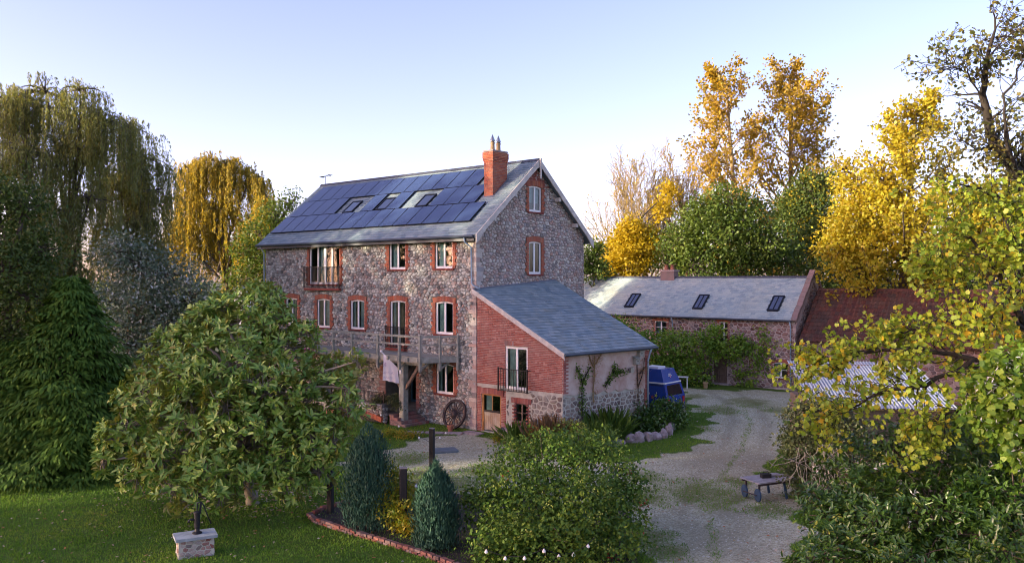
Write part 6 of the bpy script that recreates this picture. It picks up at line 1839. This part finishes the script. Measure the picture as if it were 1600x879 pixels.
# --- bushes at the near edge
lump_plant('laurel_bush', 'large dark glossy laurel filling the near corner', 'bush',
       [(1335,745,14.5,58),(1410,715,14.5,62),(1480,700,14.5,58),(1290,800,14,45),(1370,820,13.6,85),(1460,800,13.5,85),(1540,760,13.8,75),(1600,700,14,60),(1550,850,13,85),(1300,870,13.3,55),(1420,890,13,80),(1620,800,13,80),(1270,890,13.5,36)],
       'laurel', 20000, (.115,.042), (upd(1450,14),14.4,0), .12, per=10, sig=.06, rosette=True, seed=170, shape='long', droop=-.1, fork=.25, extra=[('white_blooms','blossom',.012,(.09,.03)),('tip_leaves','lime_leaf',.06,(.09,.035))])
lump_plant('flowering_vine', 'white-flowered vine tumbling over the laurel at the picture edge', 'vine',
       [(1560,610,12.8,34),(1595,640,12.6,40),(1590,580,12.8,30),(1535,650,12.9,24),(1610,700,12.5,40)], 'climber', 2600, (.12,.09), gz(1640,13), .05, per=10, sig=.13, seed=171, extra=[('white_blooms','blossom',.42,(.085,.022))], shape='lobed')
lump_plant('ivy_mound', 'overgrown brown-green ivy mound against the shed beside the cart', 'bush',
       [(1255,655,26.5,30),(1290,650,26.2,34),(1320,680,25.8,36),(1260,700,26.,34),(1295,725,25.6,38),(1255,745,25.8,30),(1300,770,25.3,34),(1335,730,25.2,36),(1240,690,26.4,20)], 'ivy_dark', 15000, (.105,.07), gz(1290,26.2), 0, per=14, sig=.14, seed=172, stems=30, bark='bark_dark')
vv = thing('bare_vines', 'tangle of bare grey vine stems hanging over the ivy mound', 'vine', (upd(1275,25),25.,0))
rng = np.random.default_rng(173); segs = []; b0 = np.array((upd(1275,25),25.,0))
for k in range(60):
    p = np.array(P(rng.uniform(1245,1330), rng.uniform(690,730), rng.uniform(24.0,24.6))); d = unit(np.array([rng.normal(0,.6),rng.normal(0,.15),-1.]))
    for i in range(7):
        d = unit(d+rng.normal(0,.38,3)*np.array([1,.25,1])+np.array([0,0,-.05])); q_ = p+d*.16; segs.append((p, q_, .011, .009)); p = q_
        if p[2] < .05: break
link('stems', seg_mesh('stems', rebase(segs, b0), nthin=4), M['vine'], vv, kind='stuff')

M['plane_red'] = m_leaf('red_leaf', [(.3,.03,.03),(.4,.08,.04)], .3)
lump_plant('ivy_bush', 'big rounded bush of ivy and bramble in the middle foreground', 'bush',
       [(800,740,23,52),(870,725,23.2,60),(935,735,23,58),(965,790,22,46),(760,790,22,40),(830,800,21.2,70),(910,810,21,72),(788,850,20.6,50),(860,865,20.2,80),(950,850,20.6,60),(765,876,20.3,26),(985,760,22.8,26)],
       'ivy', 24000, (.105,.075), gz(865,21.8), 0, per=14, sig=.13, seed=180, stems=40, extra=[('lime_flower_heads','lime_leaf',.16,(.06,.04)),('red_leaves','plane_red',.006,(.07,.05))])

# --- plants by the walls
lump_plant('wall_climber', 'green climbing plant spread across the barn front', 'climber',
       [(1000,540,55.3,22),(1030,545,54.9,26),(1060,540,54.6,24),(1090,545,54.2,24),(1115,530,54.,18),(1060,580,54.5,30),(1090,590,54.2,24),(1035,580,54.8,24),(1120,545,53.9,16),(1150,550,53.6,18),(1180,555,53.4,20),(1205,540,53.1,20),(1215,515,53.1,12),(1190,575,53.3,18),(1170,590,53.5,18),(1112,515,54.1,9),(985,520,55.6,14),(970,505,55.8,10),(1195,518,53.2,13),(1160,535,53.6,14),(1228,560,53.,12)],
       'climber', 13000, (.19,.14), barn_pt(-3,-.5,0), 0, per=12, sig=.2, seed=190, stems=24)
lump_plant('garden_shrub', 'leafy green shrub at the end of the rock edging', 'shrub',
       [(1000,655,38.3,24),(1030,650,38.6,24),(1050,640,39.2,18),(985,670,37.8,16),(1020,672,37.6,20),(1060,655,38.6,14)], 'laurel', 5000, (.16,.09), gz(1020,38.5), 0, per=12, sig=.15, seed=191, stems=14)
lump_plant('ground_cover', 'low bright green ground cover by the foot of the deck post', 'ground cover',
       [(610,682,36.8,16,.6),(632,684,36.4,18,.6),(650,682,36.8,12,.6),(590,688,36.2,14,.6)], 'shrub_yellow', 3200, (.1,.06), gz(625,36.6), 0, per=12, sig=.12, seed=192, stems=6)
lump_plant('dry_shrub', 'brown clipped shrub behind the terrace railing', 'shrub', [(594,626,40.2,10),(588,632,40.,8)], 'ivy_dark', 900, (.1,.06), house(-6.6,-1.1,.5), 0, per=10, sig=.09, seed=193, stems=6)
lump_plant('dry_shrub', 'second brown clipped shrub, nearer the deck post', 'shrub', [(617,626,39.8,10),(622,633,39.6,8)], 'ivy_dark', 900, (.1,.06), house(-5.4,-1.1,.5), 0, per=10, sig=.09, seed=194, stems=6)
def spikes(name, label, loc, n, h, spread, mat, seed, w=.03):
    rng = np.random.default_rng(seed); t = thing(name, label, 'plant', loc)
    pos = np.stack([rng.normal(0,spread*.45,n), rng.normal(0,spread*.35,n), np.zeros(n)], 1)
    d = unit(np.stack([pos[:,0]/spread*.8+rng.normal(0,.2,n), pos[:,1]/spread*.8+rng.normal(0,.2,n), np.ones(n)], 1))
    link('leaves', leaf_mesh('leaves', pos, d, rnd_dirs(rng, n), h*rng.uniform(.6,1.1,n), w, 'long'), M[mat], t, kind='stuff')
spikes('iris_clump', 'upright clump of sword-shaped iris leaves under the small window', house(3.35,-.9,0), 120, 1.0, .5, 'herb', 200, .045)
spikes('grass_clump', 'pale feathery ornamental grass against the stone wall', house(4.9,-.7,0), 260, 1.35, .5, 'dry', 201, .015)
spikes('grass_clump', 'arching green grass clump before the pink rendered wall', house(6.0,.6,0), 220, 1.1, .6, 'herb', 202, .02)
lump_plant('euphorbia_plant', 'lime green flowering euphorbia below the small window', 'plant', [(885,668,34.2,13),(905,672,33.8,12),(870,675,34.4,10)], 'lime_leaf', 900, (.1,.05), gz(888,34.), 0, per=10, sig=.1, seed=203, stems=8)
lump_plant('bedding_plants', 'mixed low green bedding plants along the wing wall', 'plants', [(840,690,33.2,16,.7),(880,690,33.,18,.7),(920,690,33.,18,.7),(950,685,33.6,16,.7),(800,690,33.6,12,.7),(965,668,36,16,.8),(940,672,35,14,.8)], 'herb', 4200, (.12,.05), gz(890,33.2), 0, per=12, sig=.14, seed=204, stems=12)
lump_plant('yellow_herb', 'yellow-green plant beside the plank door step', 'plant', [(776,680,35.8,7),(782,690,35.4,8)], 'shrub_yellow', 420, (.09,.05), gz(780,35.6), 0, per=8, sig=.07, seed=205, stems=5)
tr_ = thing('water_trough', 'dark low stone trough under the small window of the wing', 'trough', house(2.6,-.45,0), RZ)
q = MB(); q.box(-.75,-.22,0,.75,.22,.08); q.box(-.75,-.22,.08,-.67,.22,.4); q.box(.67,-.22,.08,.75,.22,.4); q.box(-.67,-.22,.08,.67,-.15,.4); q.box(-.67,.15,.08,.67,.22,.4); q.build('basin', M['rock'], tr_)
# trained plants on the rendered wall of the wing
def wall_plant(label, u, pts, mat, n, leaf, seed, bark='bark_dark', dry=False):
    rng = np.random.default_rng(seed); Rm = Matrix.Rotation(RZ,3,'Z')
    W3 = lambda uu, v, h: np.array(HC+Rm@rp(uu, v, h))
    b = W3(u, 0, .12); t = thing('wall_plant', label, 'climber', tuple(b)); segs = []; pos = []
    for path in pts:
        pp = [W3(*p, .1) for p in path]
        for p, q_ in zip(pp[:-1], pp[1:]):
            segs += curve_segs(p, q_, .03, .022, rng, 3, .05, 0)
            pos.append(p+(q_-p)*rng.random((n,1))+rng.normal(0,.09,(n,3)))
    link('stems', seg_mesh('stems', rebase(segs, b)), M[bark], t, kind='stuff')
    ps = np.concatenate(pos)-b; m = len(ps)
    link('foliage', leaf_mesh('foliage', ps, rnd_dirs(rng, m)+np.array([0,0,-.4 if dry else .1]), rnd_dirs(rng, m), leaf[0], leaf[1]), M[mat], t, kind='stuff')
wall_plant('forked dark ivy on the pink rendered wall', 1.0, [[(1.15,0.3),(1.1,1.6),(1.1,2.5),(.75,3.2)],[(1.1,2.5),(1.6,3.15)]], 'ivy', 130, (.1,.07), 210)
wall_plant('brown withered climber up the middle of the rendered wall', 1.8, [[(1.8,1.6),(1.85,2.6),(1.85,3.6)],[(1.85,3.1),(1.5,3.7)],[(1.85,3.2),(2.3,3.65)]], 'dry', 110, (.22,.012), 211, 'bark_pale', True)
wall_plant('stepped ivy spray in the middle of the rendered wall', 2.6, [[(2.55,2.2),(3.1,2.75),(3.2,3.1)],[(3.2,2.8),(3.9,2.75)]], 'ivy', 130, (.1,.07), 212)
wall_plant('brown withered climber by the downpipe with ivy at its foot', 4.9, [[(4.75,.2),(4.8,2.0),(4.75,3.4)],[(4.8,2.0),(5.25,3.3)],[(4.9,2.6),(5.35,2.9)]], 'dry', 120, (.22,.014), 213, 'bark_dark', True)
spikes('lavender_clump', 'tall dark green stems growing against the stone footing', house(5.9,2.0,0), 160, 1.5, .5, 'herb', 214, .02)

# --- far trees closing the view and the tall unseen row added to shade the garden
def far_wood():
    rng = np.random.default_rng(220); L = []
    for x in np.arange(-110, 130, 7.): L.append((np.array([x+rng.normal(0,2), 125+rng.normal(0,6), rng.uniform(1.5,3.5)]), rng.uniform(4.,5.5), 1.))
    cc, li, pos, out = clump_points(rng, L, 30000, 12, .9); m = len(pos); d, nr = leaf_dirs(rng, out, m)
    o = link('distant_wood', leaf_mesh('distant_wood', pos, d, nr, .7, .5), M['mid_leaf'])
    tag(o, 'distant dark green wood closing the view behind everything', 'wood', kind='stuff')
far_wood()
wh = thing('white_cottage', 'scrap of white cottage gable glimpsed beyond the magnolia top', 'cottage', (upd(369,66),66,0), .2)
q = MB(); q.prism([(-.8,0,0),(.8,0,0),(.8,0,5.6),(0,0,6.6),(-.8,0,5.6)], (0,3,0)); q.build('wall', M['white'], wh)
q = MB(); q.prism([(-1,-.1,5.45),(0,-.1,6.68),(0,-.1,6.78),(-1.1,-.1,5.5)], (0,3.2,0)); q.prism([(1,-.1,5.45),(0,-.1,6.68),(0,-.1,6.78),(1.1,-.1,5.5)], (0,3.2,0)); q.build('roof', M['slate_plain'], wh)
SHADE = [(-66,-14,21,6),(-66,-5,22,6.5),(-67,4,24,6.5),(-66,12.5,25.5,6.5),(-67,20,26,6.5),(-66,28,23,6.5),(-66,35,22.5,6.)]  # unseen trees added off camera to keep the low sun off house and garden
for i, (x, y, h, r) in enumerate(SHADE):
    rng = np.random.default_rng(230+i)
    L = [(np.array([x+rng.normal(0,r*.35), y+rng.normal(0,r*.35), z]), r*s, 1.) for z, s in ((h*.3,.55),(h*.45,.75),(h*.6,.8),(h*.75,.7),(h*.88,.5),(h*.5,.7))]
    lump_plant('shade_tree', ['first','second','third','fourth','fifth','sixth','seventh','eighth','ninth'][i]+' tall unseen tree of the row added to shade the garden', 'tree', L, 'mid_leaf', 5800, (.62,.42), (x,y,0), .4, per=12, sig=.7, seed=240+i, group='unseen tree row added for shade', twigs=False)
